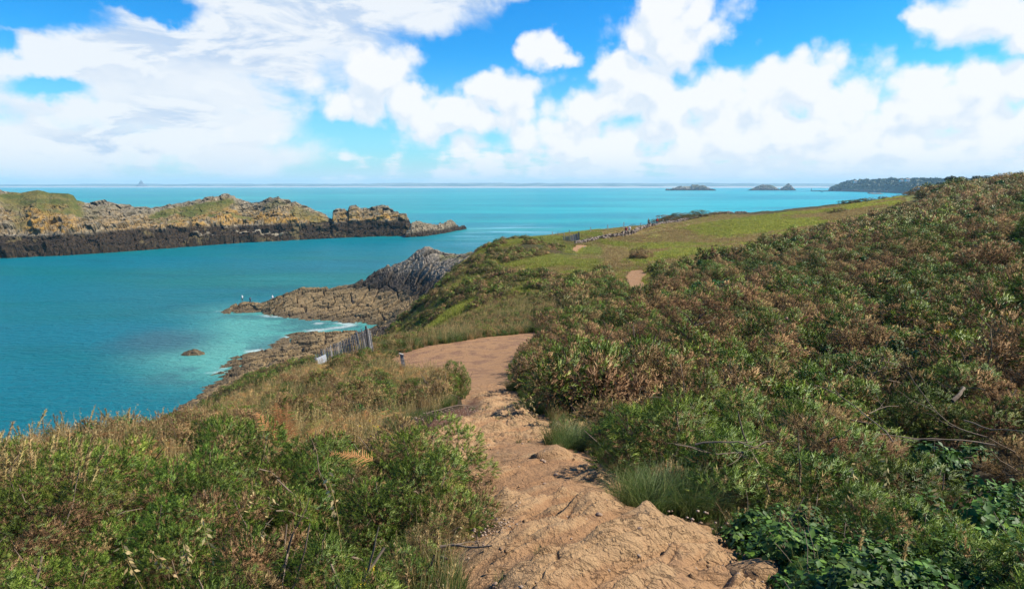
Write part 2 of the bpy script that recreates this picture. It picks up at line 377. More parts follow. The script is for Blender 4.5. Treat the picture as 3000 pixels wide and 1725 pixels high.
def ground_material():
    n = material('hillside soil and turf'); P = n.pos()
    field, dry, heath, bank = n.attr('field'), n.attr('dry'), n.attr('heath'), n.attr('bank')
    na = n.noise(P, .35, 6, .6); nb = n.noise(P, 2.5, 6, .65); nc = n.noise(P, 9, 5, .7); nl = n.noise(n.vmath('MULTIPLY', P, (.02, .05, .05)), 1., 5, .6)
    turf = n.mix(n.mapr(na, .38, .62), (.23, .25, .036), (.38, .35, .07))
    turf = n.mix(n.mapr(nb, .45, .75), turf, (.11, .13, .025))
    turf = n.mix(n.mapr(nl, .5, .66), turf, (.28, .21, .07))
    dryc = n.mix(n.mapr(nb, .35, .7), (.30, .21, .085), (.16, .13, .04))
    hc = n.mix(n.mapr(na, .4, .6), (.045, .055, .015), (.10, .065, .03))
    hc = n.mix(n.mapr(nb, .45, .65), hc, (.03, .035, .010))
    hc = n.mix(n.mapr(nc, .55, .7), hc, (.11, .085, .035))
    c = n.mix(field, hc, turf); c = n.mix(dry, c, dryc)
    c = n.mix(heath, c, (.05, .036, .020))
    c = n.mix(bank, c, n.mix(nb, (.055, .026, .014), (.10, .05, .027)))
    rk = n.attr('rock'); c = n.mix(rk, c, n.mix(n.mapr(nb, .3, .7), (.05, .042, .035), (.15, .13, .11)))
    n.l.new(c, n.b.inputs['Base Color']); n.b.inputs['Roughness'].default_value = .95; n.b.inputs['Specular IOR Level'].default_value = .1
    n.l.new(n.bump(n.math('ADD', nb, n.math('MULTIPLY', nc, .5)), .9, .12), n.b.inputs['Normal'])
    return n.m
def dirt_material():
    n = material('sandy rock path'); P = n.pos()
    n1 = n.noise(P, 1.3, 6, .6); n2 = n.noise(P, 9, 7, .68); n3 = n.noise(P, 45, 4, .7)
    # strata-aligned staining
    mp = n.new('ShaderNodeMapping'); n.l.new(P, mp.inputs[0]); mp.inputs['Rotation'].default_value = (0, 0, -R(38)); mp.inputs['Scale'].default_value = (1.2, 7, 3)
    n4 = n.noise(mp.outputs[0], 1.0, 7, .65)
    rib = n.attr('rib')
    c = n.mix(n.mapr(n1, .3, .7), (.31, .165, .078), (.40, .235, .118))
    c = n.mix(n.math('MULTIPLY', n.mapr(n4, .52, .72), rib), c, (.19, .10, .052))
    c = n.mix(n.mapr(n2, .52, .75), c, (.20, .11, .062))
    c = n.mix(n.math('MULTIPLY', n.mapr(rib, .5, 1), n.mapr(n2, .3, .55)), c, (.41, .255, .13))
    c = n.mix(n.mapr(n3, .66, .74), c, (.20, .12, .075))
    c = n.mix(n.math('MULTIPLY', n.attr('worn'), n.mapr(n1, .45, .62)), c, (.27, .145, .083))
    bk = n.attr('bank'); c = n.mix(bk, c, n.mix(n2, (.085, .038, .022), (.15, .075, .045)))
    n.l.new(c, n.b.inputs['Base Color']); n.b.inputs['Roughness'].default_value = .92; n.b.inputs['Specular IOR Level'].default_value = .15
    vv = n.voro(P, 28)
    h = n.math('ADD', n.math('MULTIPLY', n2, 1.0), n.math('MULTIPLY', n3, .35)); h = n.math('ADD', h, n.math('MULTIPLY', n4, .8))
    h = n.math('ADD', h, n.math('MULTIPLY', n.mapr(vv, .1, .35, 1, 0), .15))
    cr = n.noise(mp.outputs[0], 2.2, 5, .6, dist=1.2); cr = n.math('ABSOLUTE', n.math('SUBTRACT', cr, .5)); crk = n.mapr(cr, 0, .018, 1, 0)
    c = n.mix(n.math('MULTIPLY', crk, n.mapr(n1, .45, .6, 0, .45)), c, (.13, .07, .04)); n.l.new(c, n.b.inputs['Base Color']); h = n.math('SUBTRACT', h, n.math('MULTIPLY', crk, n.mapr(n1, .45, .6, 0, .5)))
    n.l.new(n.bump(h, 1.0, .05), n.b.inputs['Normal'])
    return n.m
M_ground = ground_material(); M_dirt = dirt_material()

def build_ground():
    nu, nv = 420, 520
    a = np.linspace(-1.45, 1.45, nu)[:, None]; b = np.linspace(math.log(YMIN), math.log(YMAX), nv)[None, :]
    A = np.broadcast_to(a, (nu, nv)); Y = np.exp(np.broadcast_to(b, (nu, nv))); X = A*Y
    Z = zt(X, Y)
    s1 = signed(X, Y, PATH); s2 = signed(X, Y, PATH2); s3 = signed(X, Y, PATH3); sf = signed(X, Y, FIELD); sdry = signed(X, Y, DRY); sb = signed(X, Y, BANK)
    jit = (fbm(X*.25, Y*.25, 50, 4)-.5)*12
    field = sst(-3, 3, sf+jit*.5)
    dry = sst(-1.5, 1.5, sdry+jit*.2)
    near = 1-sst(16, 38, Y)
    bank = sst(-.25, .1, sb)
    slope = np.hypot(np.gradient(Z, axis=0)/np.gradient(X, axis=0), 0)
    rock = sst(.9, 1.6, np.abs(slope)+.8*(fbm(X*.15, Y*.15, 5, 4)-.5))*sst(60, 75, Y)*(X < 4)*(1-sst(15, 22, Z))
    # hummocks, more on the wild ground
    rough = (1-np.clip(field+dry, 0, 1))*(1-np.clip(sst(-1.0, .3, s1)+sst(-2, 0, s2)+sst(-2, 0, s3), 0, 1))
    Z = Z+rough*(.25*np.minimum(1, Y/30))*(fbm(X*.35, Y*.35, 9, 5)-.5)*2.0+field*.12*(fbm(X*.6, Y*.6, 10, 4)-.5)
    far = rough*sst(45, 80, Y)
    Z = Z+far*1.3*(fbm(X*.12, Y*.12, 14, 4)-.5)+rock*2.5*(fbm(X*.3+Z*.1, Y*.3, 17, 5)-.5)
    Z = Z-.12*sst(-.35, .25, s1)
    V = np.stack([X, Y, Z], -1).reshape(-1, 3)
    me = mesh_np('ground', V, grid_faces(nu, nv), dict(field=field, dry=dry, heath=near*(1-sst(-.4, .1, s1)), bank=bank, rock=rock), smooth=True)
    tag(link('ground', me, mats=[M_ground]), kind='structure')
    # the trodden path: fine sheet over the sunk bed
    px = np.array(PATH); A = (px[:, 0]/px[:, 1])[px[:, 1] > 1.0]; amin, amax = A.min()-.03, A.max()+.03
    nu, nv = 620, 760
    a = np.linspace(amin, amax, nu)[:, None]; b = np.linspace(math.log(1.0), math.log(37), nv)[None, :]
    A = np.broadcast_to(a, (nu, nv)); Y = np.exp(np.broadcast_to(b, (nu, nv))); X = A*Y
    s1 = signed(X, Y, PATH); Z = zt(X, Y); rel = path_relief(X, Y)
    edge = s1+.25*(fbm(X*1.5, Y*1.5, 60, 4)-.5)*np.minimum(1, Y/8)
    Z2 = Z-.03+rel*sst(-.1, .35, edge)+.25*(1-sst(-.35, .25, edge))*0
    sb = signed(X, Y, BANK)
    Z2 = Z2+.16*sst(-.05, .35, sb)*(sst(0, .5, sb))
    keep = (edge > -.3)
    F4 = grid_faces(nu, nv); km = keep.reshape(-1)[F4].all(1); F4 = F4[km]
    used = np.unique(F4); remap = np.full(nu*nv, -1); remap[used] = np.arange(len(used))
    V = np.stack([X, Y, Z2], -1).reshape(-1, 3)[used]
    def pick(q): return np.asarray(np.broadcast_to(q, X.shape)).reshape(-1)[used]
    rib = sst(.01, .08, rel)*(1-sst(15, 19, Y))
    me = mesh_np('path', V, remap[F4], dict(rib=pick(rib), bank=pick(sst(-.2, .1, sb)), worn=pick(sst(14, 24, Y))), smooth=True)
    tag(link('path', me, mats=[M_dirt]), kind='structure')
    for poly in (PATH2, PATH3):
        P = np.array(poly); x0, y0 = P.min(0)-1; x1, y1 = P.max(0)+1
        X, Y = np.meshgrid(np.linspace(x0, x1, 90), np.linspace(y0, y1, 110), indexing='ij')
        s = signed(X, Y, poly)+.35*(fbm(X*.8, Y*.8, 61, 4)-.5)
        Z = zt(X, Y)+.06+.05*(fbm(X*.8, Y*.8, 62, 3)-.5)
        F4 = grid_faces(90, 110); F4 = F4[(s.reshape(-1)[F4] > -.1).all(1)]
        used = np.unique(F4); remap = np.full(90*110, -1); remap[used] = np.arange(len(used))
        me = mesh_np('path', np.stack([X, Y, Z], -1).reshape(-1, 3)[used], remap[F4], dict(rib=np.zeros(len(used)), bank=np.zeros(len(used)), worn=np.full(len(used), .3)), smooth=True)
        tag(link('path', me, mats=[M_dirt]), kind='structure')
build_ground()

# ------------------------------------------------------------------ shore rocks (platform, cone and cliff foot)
def build_shore():
    C = [(665,906,179,0),(705,888,183,0),(740,886,182,0),(830,868,184,0),(900,854,186,0),(1000,840,187,0),(1060,825,188,0),(1100,800,188,0),(1150,778,189,0),(1200,752,190,0),(1245,727,191,0),(1300,744,190,0),(1345,752,187,0),
         (760,915,175,0),(800,925,170.5,0),(870,938,165,0),(1000,945,162,0),(1040,948,161,0),
         (900,905,174,0),(1000,890,177,0),(1000,920,169,0),(1100,870,180,0),(1100,920,165,0),(1200,820,183,0),(1200,870,172,0),(1200,920,152,0),(1280,800,178,0),(1290,860,160,0),(1250,900,150,0),
         (1150,955,142,0),(1100,965,141,0),(1050,985,136,0),(1000,990,140,0),(950,975,147,0),(860,975,150,0),(850,1000,141.5,0),(760,1022,135,0),(700,1052,126,0),(640,1090,118,0),(800,1040,126,0),(900,1030,126,0),(1000,1020,128,0),(1000,1040,110,0),(900,1058,108,0),(800,1080,106,0),(700,1118,105,0),(1100,1000,122,0)]
    P = [];Z = []
    for (u, v, Y, _) in C:
        p = at(u, v, Y); P.append(p[:2]/50); Z.append(p[2])
    for (x, y, z) in [(-60,190,-4),(-85,185,-4),(-100,175,-6),(-90,150,-4),(-70,155,-3.5),(-60,160,-3),(-48,158,-1.6),(-75,135,-3),(-70,120,-2.5),(-85,105,-5),(-40,200,-3),(-25,206,2),(-10,205,6),(-33,80,5.5),(-25,60,8),(-45,85,3),(-38,60,2),(-60,100,-1.5),(-58,80,-1.5),(-50,55,2),(-25,98,9),(-12,150,16),(-10,170,17),(-20,125,9),(-5,130,16),(-30,215,-5),(-10,215,-3),(-37,154.5,-.7),(-45,196,-3)]:
        P.append(np.array((x, y))/50); Z.append(z)
    t = TPS(P, Z, 1e-4)
    nu, nv = 560, 820
    X, Y = np.meshgrid(np.linspace(-95, -2, nu), np.linspace(50, 214, nv), indexing='ij')
    z = t(X/50, Y/50)
    a = R(24); s = X*math.cos(a)+Y*math.sin(a); q = -X*math.sin(a)+Y*math.cos(a)
    w = (fbm(s*.05, q*.08, 3, 4)-.5)*6
    low = 1-sst(5, 9, z)
    qq = (q+w)*.42+z*.35; k = np.floor(qq); f = qq-k
    saw = sst(0, .25, f)*(1-f)
    d = (saw-.4)*1.0*(.4+.9*vnoise(s*.12+k*5.1, k*1.7, 8))
    f1, f2, cid, cx, cy = worley(s*.16+.5*fbm(X*.1, Y*.1, 71, 3), (q+w)*.34, 12)
    blk = (cid-.5)*1.3+cx*.9-cy*.9; crack = 1-sst(0, .09, f2-f1)
    d = d*low*.8+blk*(.45+.5*(1-low))-crack*.8
    f1b, f2b, cidb, cxb, cyb = worley(s*.5, (q+w)*.9, 13)
    d += (cidb-.5)*.55-(1-sst(0, .1, f2b-f1b))*.3
    f1c, f2c, cidc, cxc, cyc = worley(s*.9+3, (q+w)*.7+z*.5, 14); d += (1-low)*((cidc-.5)*.5+cxc*.3-(1-sst(0, .12, f2c-f1c))*.3)
    d += 1.4*(fbm(s*.12, q*.3, 15, 6)-.5)
    rel = sst(-1.2, 1.5, z)
    z2 = z+d*(.25+.75*rel)*(1-.42*sst(7, 12, z))*(1-.5*(1-sst(95, 120, Y)))
    cone = sst(8.5, 12, z+2*(fbm(X*.1, Y*.1, 2, 3)-.5))*sst(150, 165, Y)
    grass = cone*sst(.48, .62, fbm(X*.16, Y*.16, 33, 5))*sst(12.5, 15.5, z)
    V = np.stack([X, Y, z2], -1).reshape(-1, 3)
    tan = (1-sst(3.4, 5.4, z+3.2*(fbm(X*.06, Y*.06, 22, 4)-.5)-np.where(Y > 150, 1.1, -1.2)-sst(-38, -60, X)*1.5))
    me = mesh_np('rocky_shore', V, grid_faces(nu, nv), dict(tan=tan, grey=cone, grass=grass, crack=np.clip(crack+.6*(1-sst(0, .1, f2b-f1b)), 0, 1)), smooth=False)
    n = material('shore rock'); Pp = n.pos()
    n1 = n.noise(Pp, .25, 7, .6); n2 = n.noise(Pp, 1.6, 6, .65)
    dark = n.mix(n.mapr(n2, .3, .7), (.030, .023, .018), (.085, .065, .050))
    tanc = n.mix(n.mapr(n2, .3, .7), (.17, .11, .048), (.31, .215, .105)); tanc = n.mix(n.mapr(n1, .5, .66), tanc, (.17, .115, .058))
    gr = n.mix(n.mapr(n2, .3, .7), (.11, .085, .06), (.36, .30, .225))
    c = n.mix(n.attr('tan'), dark, tanc); c = n.mix(n.attr('grey'), c, gr); c = n.mix(n.attr('grass'), c, (.16, .15, .06))
    c = n.mix(n.math('MULTIPLY', n.attr('crack'), .65), c, (.025, .018, .012))
    zz = n.new('ShaderNodeSeparateXYZ'); n.l.new(Pp, zz.inputs[0]); wet = n.mapr(zz.outputs[2], .5, 1.4, .55, 0)
    c = n.mix(wet, c, (.045, .032, .02))
    n.l.new(c, n.b.inputs['Base Color']); n.b.inputs['Roughness'].default_value = .85
    n.l.new(n.bump(n.math('ADD', n2, n.math('MULTIPLY', n1, 2)), .8, .3), n.b.inputs['Normal'])
    tag(link('rocky_shore', me, mats=[n.m]), kind='structure')
    return t
SHORE = build_shore()
def zs(x, y): return SHORE(np.asarray(x, float)/50, np.asarray(y, float)/50)
# ------------------------------------------------------------------ sea
def sea():
    # near sheet carries how shallow the water is; far sheet runs to the horizon
    SH = [tuple(at_z(u, v)[:2]) for (u, v) in [(640,1090),(700,1052),(760,1022),(850,1000),(860,975),(950,965),(1050,950),(1000,947),(870,940),(800,927),(760,917),(665,908)]]
    COVE = [tuple(at_z(u, v)[:2]) for (u, v) in [(1050,948),(900,935),(780,922),(690,925),(600,960),(560,1000),(480,1040),(560,1075),(640,1085),(720,1040),(860,990),(960,965)]]
    PURP = [tuple(at_z(u, v)[:2]) for (u, v) in [(350,1010),(450,975),(600,985),(560,1020),(420,1030)]]
    nu, nv = 420, 520
    a = np.linspace(-1.3, 1.3, nu)[:, None]; b = np.linspace(math.log(30), math.log(900), nv)[None, :]
    A = np.broadcast_to(a, (nu, nv)); Y = np.exp(np.broadcast_to(b, (nu, nv))); X = A*Y
    ds = polydist(X, Y, SH, closed=False)
    cove = sst(-14, 10, signed(X, Y, COVE)+5*(fbm(X*.05, Y*.05, 4, 4)-.5))
    shallow = np.clip(cove*.95+(1-sst(0, 22, ds))*.35, 0, 1)
    foam = (1-sst(.1, 2.2, ds+4.5*(fbm(X*.35, Y*.6, 6, 5)-.5)))*sst(.5, .62, fbm(X*.16, Y*.3, 7, 5))*.55
    rocks = sst(-10, 6, signed(X, Y, PURP)+8*(fbm(X*.06, Y*.06, 8, 4)-.5))
    rocks = np.maximum(rocks*.8, (1-sst(2, 16, ds+10*(fbm(X*.1, Y*.1, 44, 4)-.5)))*sst(.5, .6, fbm(X*.09, Y*.16, 45, 4))*.6)
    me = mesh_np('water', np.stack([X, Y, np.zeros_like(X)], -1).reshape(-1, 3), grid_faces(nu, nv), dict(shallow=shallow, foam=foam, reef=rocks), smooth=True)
    n = material('sea water'); P = n.pos()
    ln = n.vmath('LENGTH', P, out=1)
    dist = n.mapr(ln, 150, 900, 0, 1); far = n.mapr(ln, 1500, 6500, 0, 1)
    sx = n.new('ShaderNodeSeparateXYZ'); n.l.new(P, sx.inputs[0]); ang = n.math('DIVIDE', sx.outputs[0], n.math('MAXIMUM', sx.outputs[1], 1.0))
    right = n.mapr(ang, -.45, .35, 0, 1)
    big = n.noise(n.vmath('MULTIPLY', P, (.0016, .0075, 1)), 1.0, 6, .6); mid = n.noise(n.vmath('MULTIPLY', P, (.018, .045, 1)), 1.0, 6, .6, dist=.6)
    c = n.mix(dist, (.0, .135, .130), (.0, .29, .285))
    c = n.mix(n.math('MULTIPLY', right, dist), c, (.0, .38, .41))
    c = n.mix(n.mapr(big, .44, .58, .5, 0), c, (.0, .16, .26))
    c = n.mix(n.mapr(big, .54, .66, 0, .4), c, (.05, .43, .48))
    c = n.mix(n.mapr(mid, .52, .72, 0, .45), c, (.0, .085, .11))
    fine = n.noise(n.vmath('MULTIPLY', P, (.10, .42, 1)), 1.0, 6, .65, dist=.4)
    c = n.mix(n.mapr(fine, .5, .7, 0, .4), c, (.0, .09, .115))
    c = n.mix(n.math('MULTIPLY', n.mapr(fine, .34, .2, 0, .35), 1.0), c, (.03, .33, .36))
    c = n.mix(n.attr('shallow'), c, n.mix(mid, (.05, .29, .27), (.13, .38, .32)))
    c = n.mix(n.attr('reef'), c, (.035, .11, .14))
    wc = n.noise(n.vmath('MULTIPLY', P, (.22, .9, 1)), 1.0, 5, .6, dist=.3); wcm = n.noise(P, .02, 3)
    cap = n.math('MULTIPLY', n.mapr(wc, .735, .775), n.mapr(wcm, .5, .62)); cap = n.math('MULTIPLY', cap, n.mapr(ln, 700, 1200, 1, 0))
    c = n.mix(cap, c, (.7, .8, .82)); c = n.mix(n.math('MULTIPLY', n.attr('foam'), .92), c, (.78, .80, .78))
    # pale current streaks off the far point
    st = n.noise(n.vmath('MULTIPLY', P, (.012, .06, 1)), 1.0, 6, .62, dist=1.2)
    reg = n.vmath('LENGTH', n.vmath('MULTIPLY', n.vmath('SUBTRACT', P, (5, 470, 0)), (.02, .009, 0)), out=1)
    c = n.mix(n.math('MULTIPLY', n.mapr(reg, .4, 1.3, .6, 0), n.mapr(st, .5, .62)), c, (.30, .58, .70))
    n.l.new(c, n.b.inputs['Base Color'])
    n.b.inputs['Roughness'].default_value = .32; n.b.inputs['IOR'].default_value = 1.33; n.b.inputs['Specular IOR Level'].default_value = .16
    wv = n.noise(n.vmath('MULTIPLY', P, (.35, .8, 1)), 1.0, 8, .62, dist=.5); wf = n.noise(n.vmath('MULTIPLY', P, (1.3, 2.6, 1)), 1.0, 5, .6)
    h = n.math('ADD', n.math('MULTIPLY', wv, 1.0), n.math('MULTIPLY', wf, .3)); h = n.math('ADD', h, n.math('MULTIPLY', mid, 1.5))
    n.l.new(n.bump(h, 1.0, .9), n.b.inputs['Normal'])
    tag(link('water', me, mats=[n.m]), kind='structure')
    W = 26000
    V = [(-W, 2, -.6), (W, 2, -.6), (W, W, -.6), (-W, W, -.6)]
    V = [(-W, -200, -.6), (W, -200, -.6), (W, W, -.6), (-W, W, -.6)]
    me = mesh_np('water', V, [(0, 1, 2, 3)], dict(shallow=[0]*4, foam=[0]*4, reef=[0]*4))
    tag(link('water', me, mats=[n.m]), kind='structure')
sea()

# ------------------------------------------------------------------ far coast, sand flats
def far_coast():
    sand = simple('sand flat', (.46, .44, .42), .9, .08, .002)
    X = np.linspace(-12500, 12500, 160); 
    y0 = 7400+300*(fbm(X*.0004, X*0, 3, 4)-.5)*2+np.where(X < -1500, 800, 0)
    V = []; 
    for x, y in zip(X, y0): V += [(x, y, -1), (x, y+60, .5), (x, 12500, 1.5)]
    F_ = []
    for i in range(len(X)-1):
        for k in range(2): a = i*3+k; F_.append((a, a+3, a+4, a+1))
    tag(link('sand_flats', mesh_np('sand_flats', V, F_, smooth=True), mats=[sand]), kind='structure')
    # low wooded land
    nu, nv = 700, 14
    X = np.linspace(-13500, 13500, nu); 
    u = np.interp(X/11000., [-1.2, 1.2], [0, 1])
    ang = X/11000.*F+1500
    top = np.interp(ang, [-500, 0, 70, 130, 300, 470, 700, 1040, 1060, 1150, 1400, 1560, 2050, 2080, 2110, 2160, 2400, 3200], [38, 42, 44, 56, 60, 58, 62, 62, 72, 84, 86, 80, 76, 88, 92, 76, 74, 70])
    top = 20+(top-20)*.72+9*(fbm(X*.004, X*0, 5, 5)-.5)*2+6*(fbm(X*.02, X*0, 8, 3)-.5)
    V = []
    for i, x in enumerate(X):
        for k in range(nv):
            t = k/(nv-1); yy = 10800+t*2500+150*(vnoise(x*.001, t*3, 9)-.5)
            z = -2+(top[i]+2)*math.sin(min(1, t*1.8)*math.pi/2)*(1 if t < .7 else 1-(t-.7)*2)
            V.append((x, yy, z))
    n = material('far woodland'); P = n.pos()
    nn = n.noise(n.vmath('MULTIPLY', P, (.003, .003, .04)), 1.0, 6, .6)
    n.l.new(n.mix(n.mapr(nn, .4, .62), (.07, .11, .10), (.20, .24, .20)), n.b.inputs['Base Color']); n.b.inputs['Roughness'].default_value = 1  # distance haze partly put into the base colour: lighter, bluish green
    tag(link('far_coast', mesh_np('far_coast', V, grid_faces(nu, nv), smooth=True), mats=[n.m]), kind='structure')
far_coast()

# ------------------------------------------------------------------ islands
def rock_material(name, scale=1.0, sat=1.0):
    n = material(name); P = n.objc()
    n1 = n.noise(P, .09*scale, 7, .6); n2 = n.noise(P, .6*scale, 6, .65); n3 = n.noise(P, .22*scale, 6, .6, dist=1)
    grey = n.mix(n.mapr(n2, .3, .7), (.12, .095, .062), (.30, .25, .175)); grey = n.mix(n.mapr(n3, .6, .7), grey, (.36, .32, .26))
    ochre = n.mix(n.mapr(n2, .3, .7), (.30, .15, .022), (.44, .26, .065))
    dark = n.mix(n.mapr(n2, .3, .7), (.012, .008, .005), (.060, .038, .020)); dark = n.mix(n.mapr(n1, .56, .66), dark, (.13, .095, .04))
    gg = n.mix(n.mapr(n1, .42, .6), (.075, .085, .018), (.15, .125, .035)); gg = n.mix(n.mapr(n2, .5, .7), gg, (.06, .045, .018))
    c = n.mix(n.math('MULTIPLY', n.attr('ochre'), n.mapr(n3, .40, .56, .15, 1)), grey, ochre)
    c = n.mix(n.attr('grass'), c, gg); c = n.mix(n.attr('dark'), c, dark)
    c = n.mix(n.math('MULTIPLY', n.attr('pale'), 1.0), c, (.36, .30, .21))
    c = n.mix(n.math('MULTIPLY', n.attr('crack'), .75), c, (.018, .014, .010))
    n.l.new(c, n.b.inputs['Base Color']); n.b.inputs['Roughness'].default_value = .9; n.b.inputs['Specular IOR Level'].default_value = .15
    n.l.new(n.bump(n.math('ADD', n2, n.math('MULTIPLY', n3, 2)), .9, .6/scale), n.b.inputs['Normal'])
    return n.m
def ridge_island(name, label, front, top, depthf, mat, grassf, ochref, darkz, nu=900, nt=90, rel=1.0, cell=1.0, pale=None, group=None, cat='island', seed=0):
    """front: (u,v) waterline pixels; top: (u,v) skyline pixels; depthf(u)= metres from waterline to ridge"""
    fu = np.array([p[0] for p in front]); fv = np.array([p[1] for p in front]); tu = np.array([p[0] for p in top]); tv = np.array([p[1] for p in top])
    U = np.linspace(fu[0], fu[-1], nu)
    fvv = np.interp(U, fu, fv); FR = np.array([at_z(u, v) for u, v in zip(U, fvv)])
    dep = depthf(U); q = 2*dep
    RT = np.array([at(u, v, p[1]+d) for u, v, p, d in zip(U, np.interp(U, tu, tv), FR, dep)])
    t = np.concatenate([np.linspace(-.12, 1, int(nt*.72)), np.linspace(1, 2, nt-int(nt*.72))[1:]])
    T = t[None, :]
    sx = np.concatenate([[0], np.cumsum(np.hypot(*np.diff(FR[:, :2], axis=0).T))])[:, None]
    X = FR[:, :1]+(RT[:, :1]-FR[:, :1])*T; Y = FR[:, 1:2]+(RT[:, 1:2]-FR[:, 1:2])*T
    zt_ = RT[:, 2:3]
    D = dep[:, None]; yy = T*D
    S = np.broadcast_to(sx, X.shape)
    wv = (fbm(S*.03/cell, yy*.05/cell, 3+seed, 4)-.5)*.22
    prof = np.interp(np.clip(T+wv*(T > 0)*(T < 1)*np.minimum(1, 4*np.abs(1-T)), -.2, 1), [-.12, 0, .07, .25, .34, .55, .72, .9, 1], [-.35, 0, .16, .30, .52, .62, .78, .92, 1.0])
    prof = np.where(T > 1, 1-(T-1)**1.5*1.3, prof)
    Z = zt_*prof
    # blocky rock: jointed cells at two sizes
    hgt = np.maximum(Z, 0)
    f1, f2, cid, cx, cy = worley(S*.16/cell, (yy*.16+Z*.14)/cell, 5+seed)
    g1, g2, gid, gx, gy = worley(S*.42/cell, (yy*.30+Z*.25)/cell, 6+seed)
    e1 = 1-sst(0, .10, f2-f1); e2 = 1-sst(0, .12, g2-g1)
    gm = grassf(U)[:, None]*sst(.40, .52, T+.3*(fbm(S*.05/cell, yy*.07/cell, 9+seed, 4)-.5))*(1-sst(1.2, 1.5, T))
    gm = gm*(1-sst(.42, .56, fbm(S*.045/cell, yy*.06/cell, 19+seed, 5))*.9)
    gm = gm*(1-sst(.86, .95, T)*(U[:, None] > 245)*(cell < 2))
    a = (1-gm)*rel*cell
    dz = ((cid-.5)*2.6+(gid-.5)*1.1-e1*1.2-e2*.5+cx*1.4)*a
    top_fade = np.where(np.abs(T-1) < .25, .45+.55*np.abs(T-1)/.25, 1)
    Z = Z+dz*top_fade*sst(-.1, .06, T)+(fbm(S*.1/cell, yy*.1/cell, 30+seed, 6)-.5)*2.0*rel*cell*top_fade*sst(-.05, .2, T)
    Y = Y-((cid-.5)*2.2+(gid-.5)*.9-e1*.8)*a*(T < 1.1)
    dark = 1-sst(darkz-.8, darkz+1.0, Z+5.5*(fbm(S*.04/cell, yy*.08/cell, 12+seed, 5)-.5)*min(cell, 1.5))
    ochre = ochref(U)[:, None]*sst(darkz, darkz+1.2, Z)*(1-sst(.55, .95, T+.5*(fbm(S*.05, yy*.1, 15+seed, 4)-.5)))
    pl = np.zeros_like(Z) if pale is None else pale(np.broadcast_to(U[:, None], X.shape), T, S, yy)
    V = np.stack([X, Y, Z], -1).reshape(-1, 3); c0 = V[(nu//2)*len(t)].copy(); c0[2] = 0
    me = mesh_np(name, V-c0, grid_faces(nu, len(t))[:, ::-1], dict(grass=gm, ochre=ochre, dark=dark, crack=np.clip(e1+e2*.7, 0, 1)*(1-gm), pale=pl), smooth=False)
    o = link(name, me, mats=[mat]); o.location = c0
    tag(o, label, cat, group)
    return o
M_rock = rock_material('lichened rock')
ridge_island('rocky_island', 'long craggy island with grass, ochre lichen and a black tide band across the channel',
    [(-420,800),(-200,775),(0,757),(200,748),(400,735),(500,727),(700,712),(860,704),(1000,697),(1180,691),(1212,688)],
    [(-420,548),(-200,552),(0,556),(20,562),(60,566),(80,562),(110,557),(128,560),(145,566),(170,566),(200,568),(215,572),(225,586),(240,589),(262,592),(290,590),(320,588),(345,596),(365,601),(400,606),(440,609),(470,607),(500,600),(530,596),(560,590),(590,584),(600,580),(620,577),(635,575),(650,569),(665,568),(685,570),(690,578),(715,586),(735,592),(760,590),(785,582),(800,578),(815,576),(830,584),(850,590),(865,589),(880,600),(905,606),(915,612),(940,622),(965,637),(972,640),(975,618),(990,613),(1012,612),(1018,618),(1023,604),(1035,602),(1048,604),(1055,608),(1072,610),(1085,606),(1102,605),(1106,602),(1120,601),(1138,604),(1145,614),(1165,618),(1170,624),(1190,628),(1197,640),(1206,662),(1212,684)],
    lambda u: np.interp(u, [-420, 0, 400, 700, 960, 1000, 1150, 1212], [60, 55, 46, 42, 22, 22, 18, 8]), M_rock,
    lambda u: np.interp(u, [-400, 200, 235, 255, 400, 440, 600, 740, 770, 860, 960, 1000], [1, 1, 1, .35, .4, 1.2, 1.2, 1.0, .5, .7, .6, .4]),
    lambda u: np.interp(u, [-400, 60, 90, 220, 260, 400, 440, 560, 760, 1000, 1180], [.3, .5, 1, .9, .3, .7, .6, .8, .9, 1, 1]), 10.2, nu=1300, nt=130,
    pale=lambda U, T, S, yy: sst(.55, .62, fbm(S*.11, yy*.4, 88, 4))*sst(.05, .1, T)*(1-sst(.16, .22, T))*sst(560, 600, U)*(1-sst(820, 860, U)))
ridge_island('rock_islet', 'low brown boulder islet lying off the right end of the craggy island',
    [(1188,696),(1240,693),(1300,684),(1330,678),(1368,671)],
    [(1188,684),(1198,668),(1206,650),(1225,646),(1245,652),(1262,656),(1280,658),(1290,652),(1300,656),(1310,645),(1322,644),(1330,650),(1338,658),(1348,664),(1354,661),(1362,662),(1368,669)],
    lambda u: np.interp(u, [1188, 1240, 1330, 1368], [5, 12, 12, 4]), M_rock, lambda u: u*0, lambda u: u*0+.15, 3.2, nu=260, nt=50, cell=.7, seed=5)
M_dk = rock_material('distant island rock', .25)
ridge_island('fort_island', 'distant island with flat-topped fort, pale left shoulder', [(1950,558.3),(2098,558.3)],
    [(1950,555),(1953,552),(1962,556),(1975,553),(1985,548),(1990,546),(2024,546),(2027,541.5),(2046,541),(2048,543),(2060,543.5),(2070,548),(2085,554),(2092,555),(2098,558)],
    lambda u: np.interp(u, [1950, 2020, 2098], [30, 110, 30]), M_dk, lambda u: u*0+.6, lambda u: u*0, 9, nu=260, nt=50, cell=4, seed=8,
    pale=lambda U, T, S, yy: (.55*sst(1985, 1992, U)*(1-sst(2024, 2030, U))*(T > .35)))
ridge_island('rounded_islet', 'distant dark rounded islet, the broader of the joined pair', [(2190,558),(2286,558)],
    [(2190,557.5),(2205,552),(2218,546),(2236,541.3),(2250,541.6),(2262,543),(2272,549),(2286,557)],
    lambda u: np.interp(u, [2190, 2240, 2286], [25, 110, 30]), M_dk, lambda u: u*0+.9, lambda u: u*0, 7, nu=160, nt=40, cell=4, seed=9)
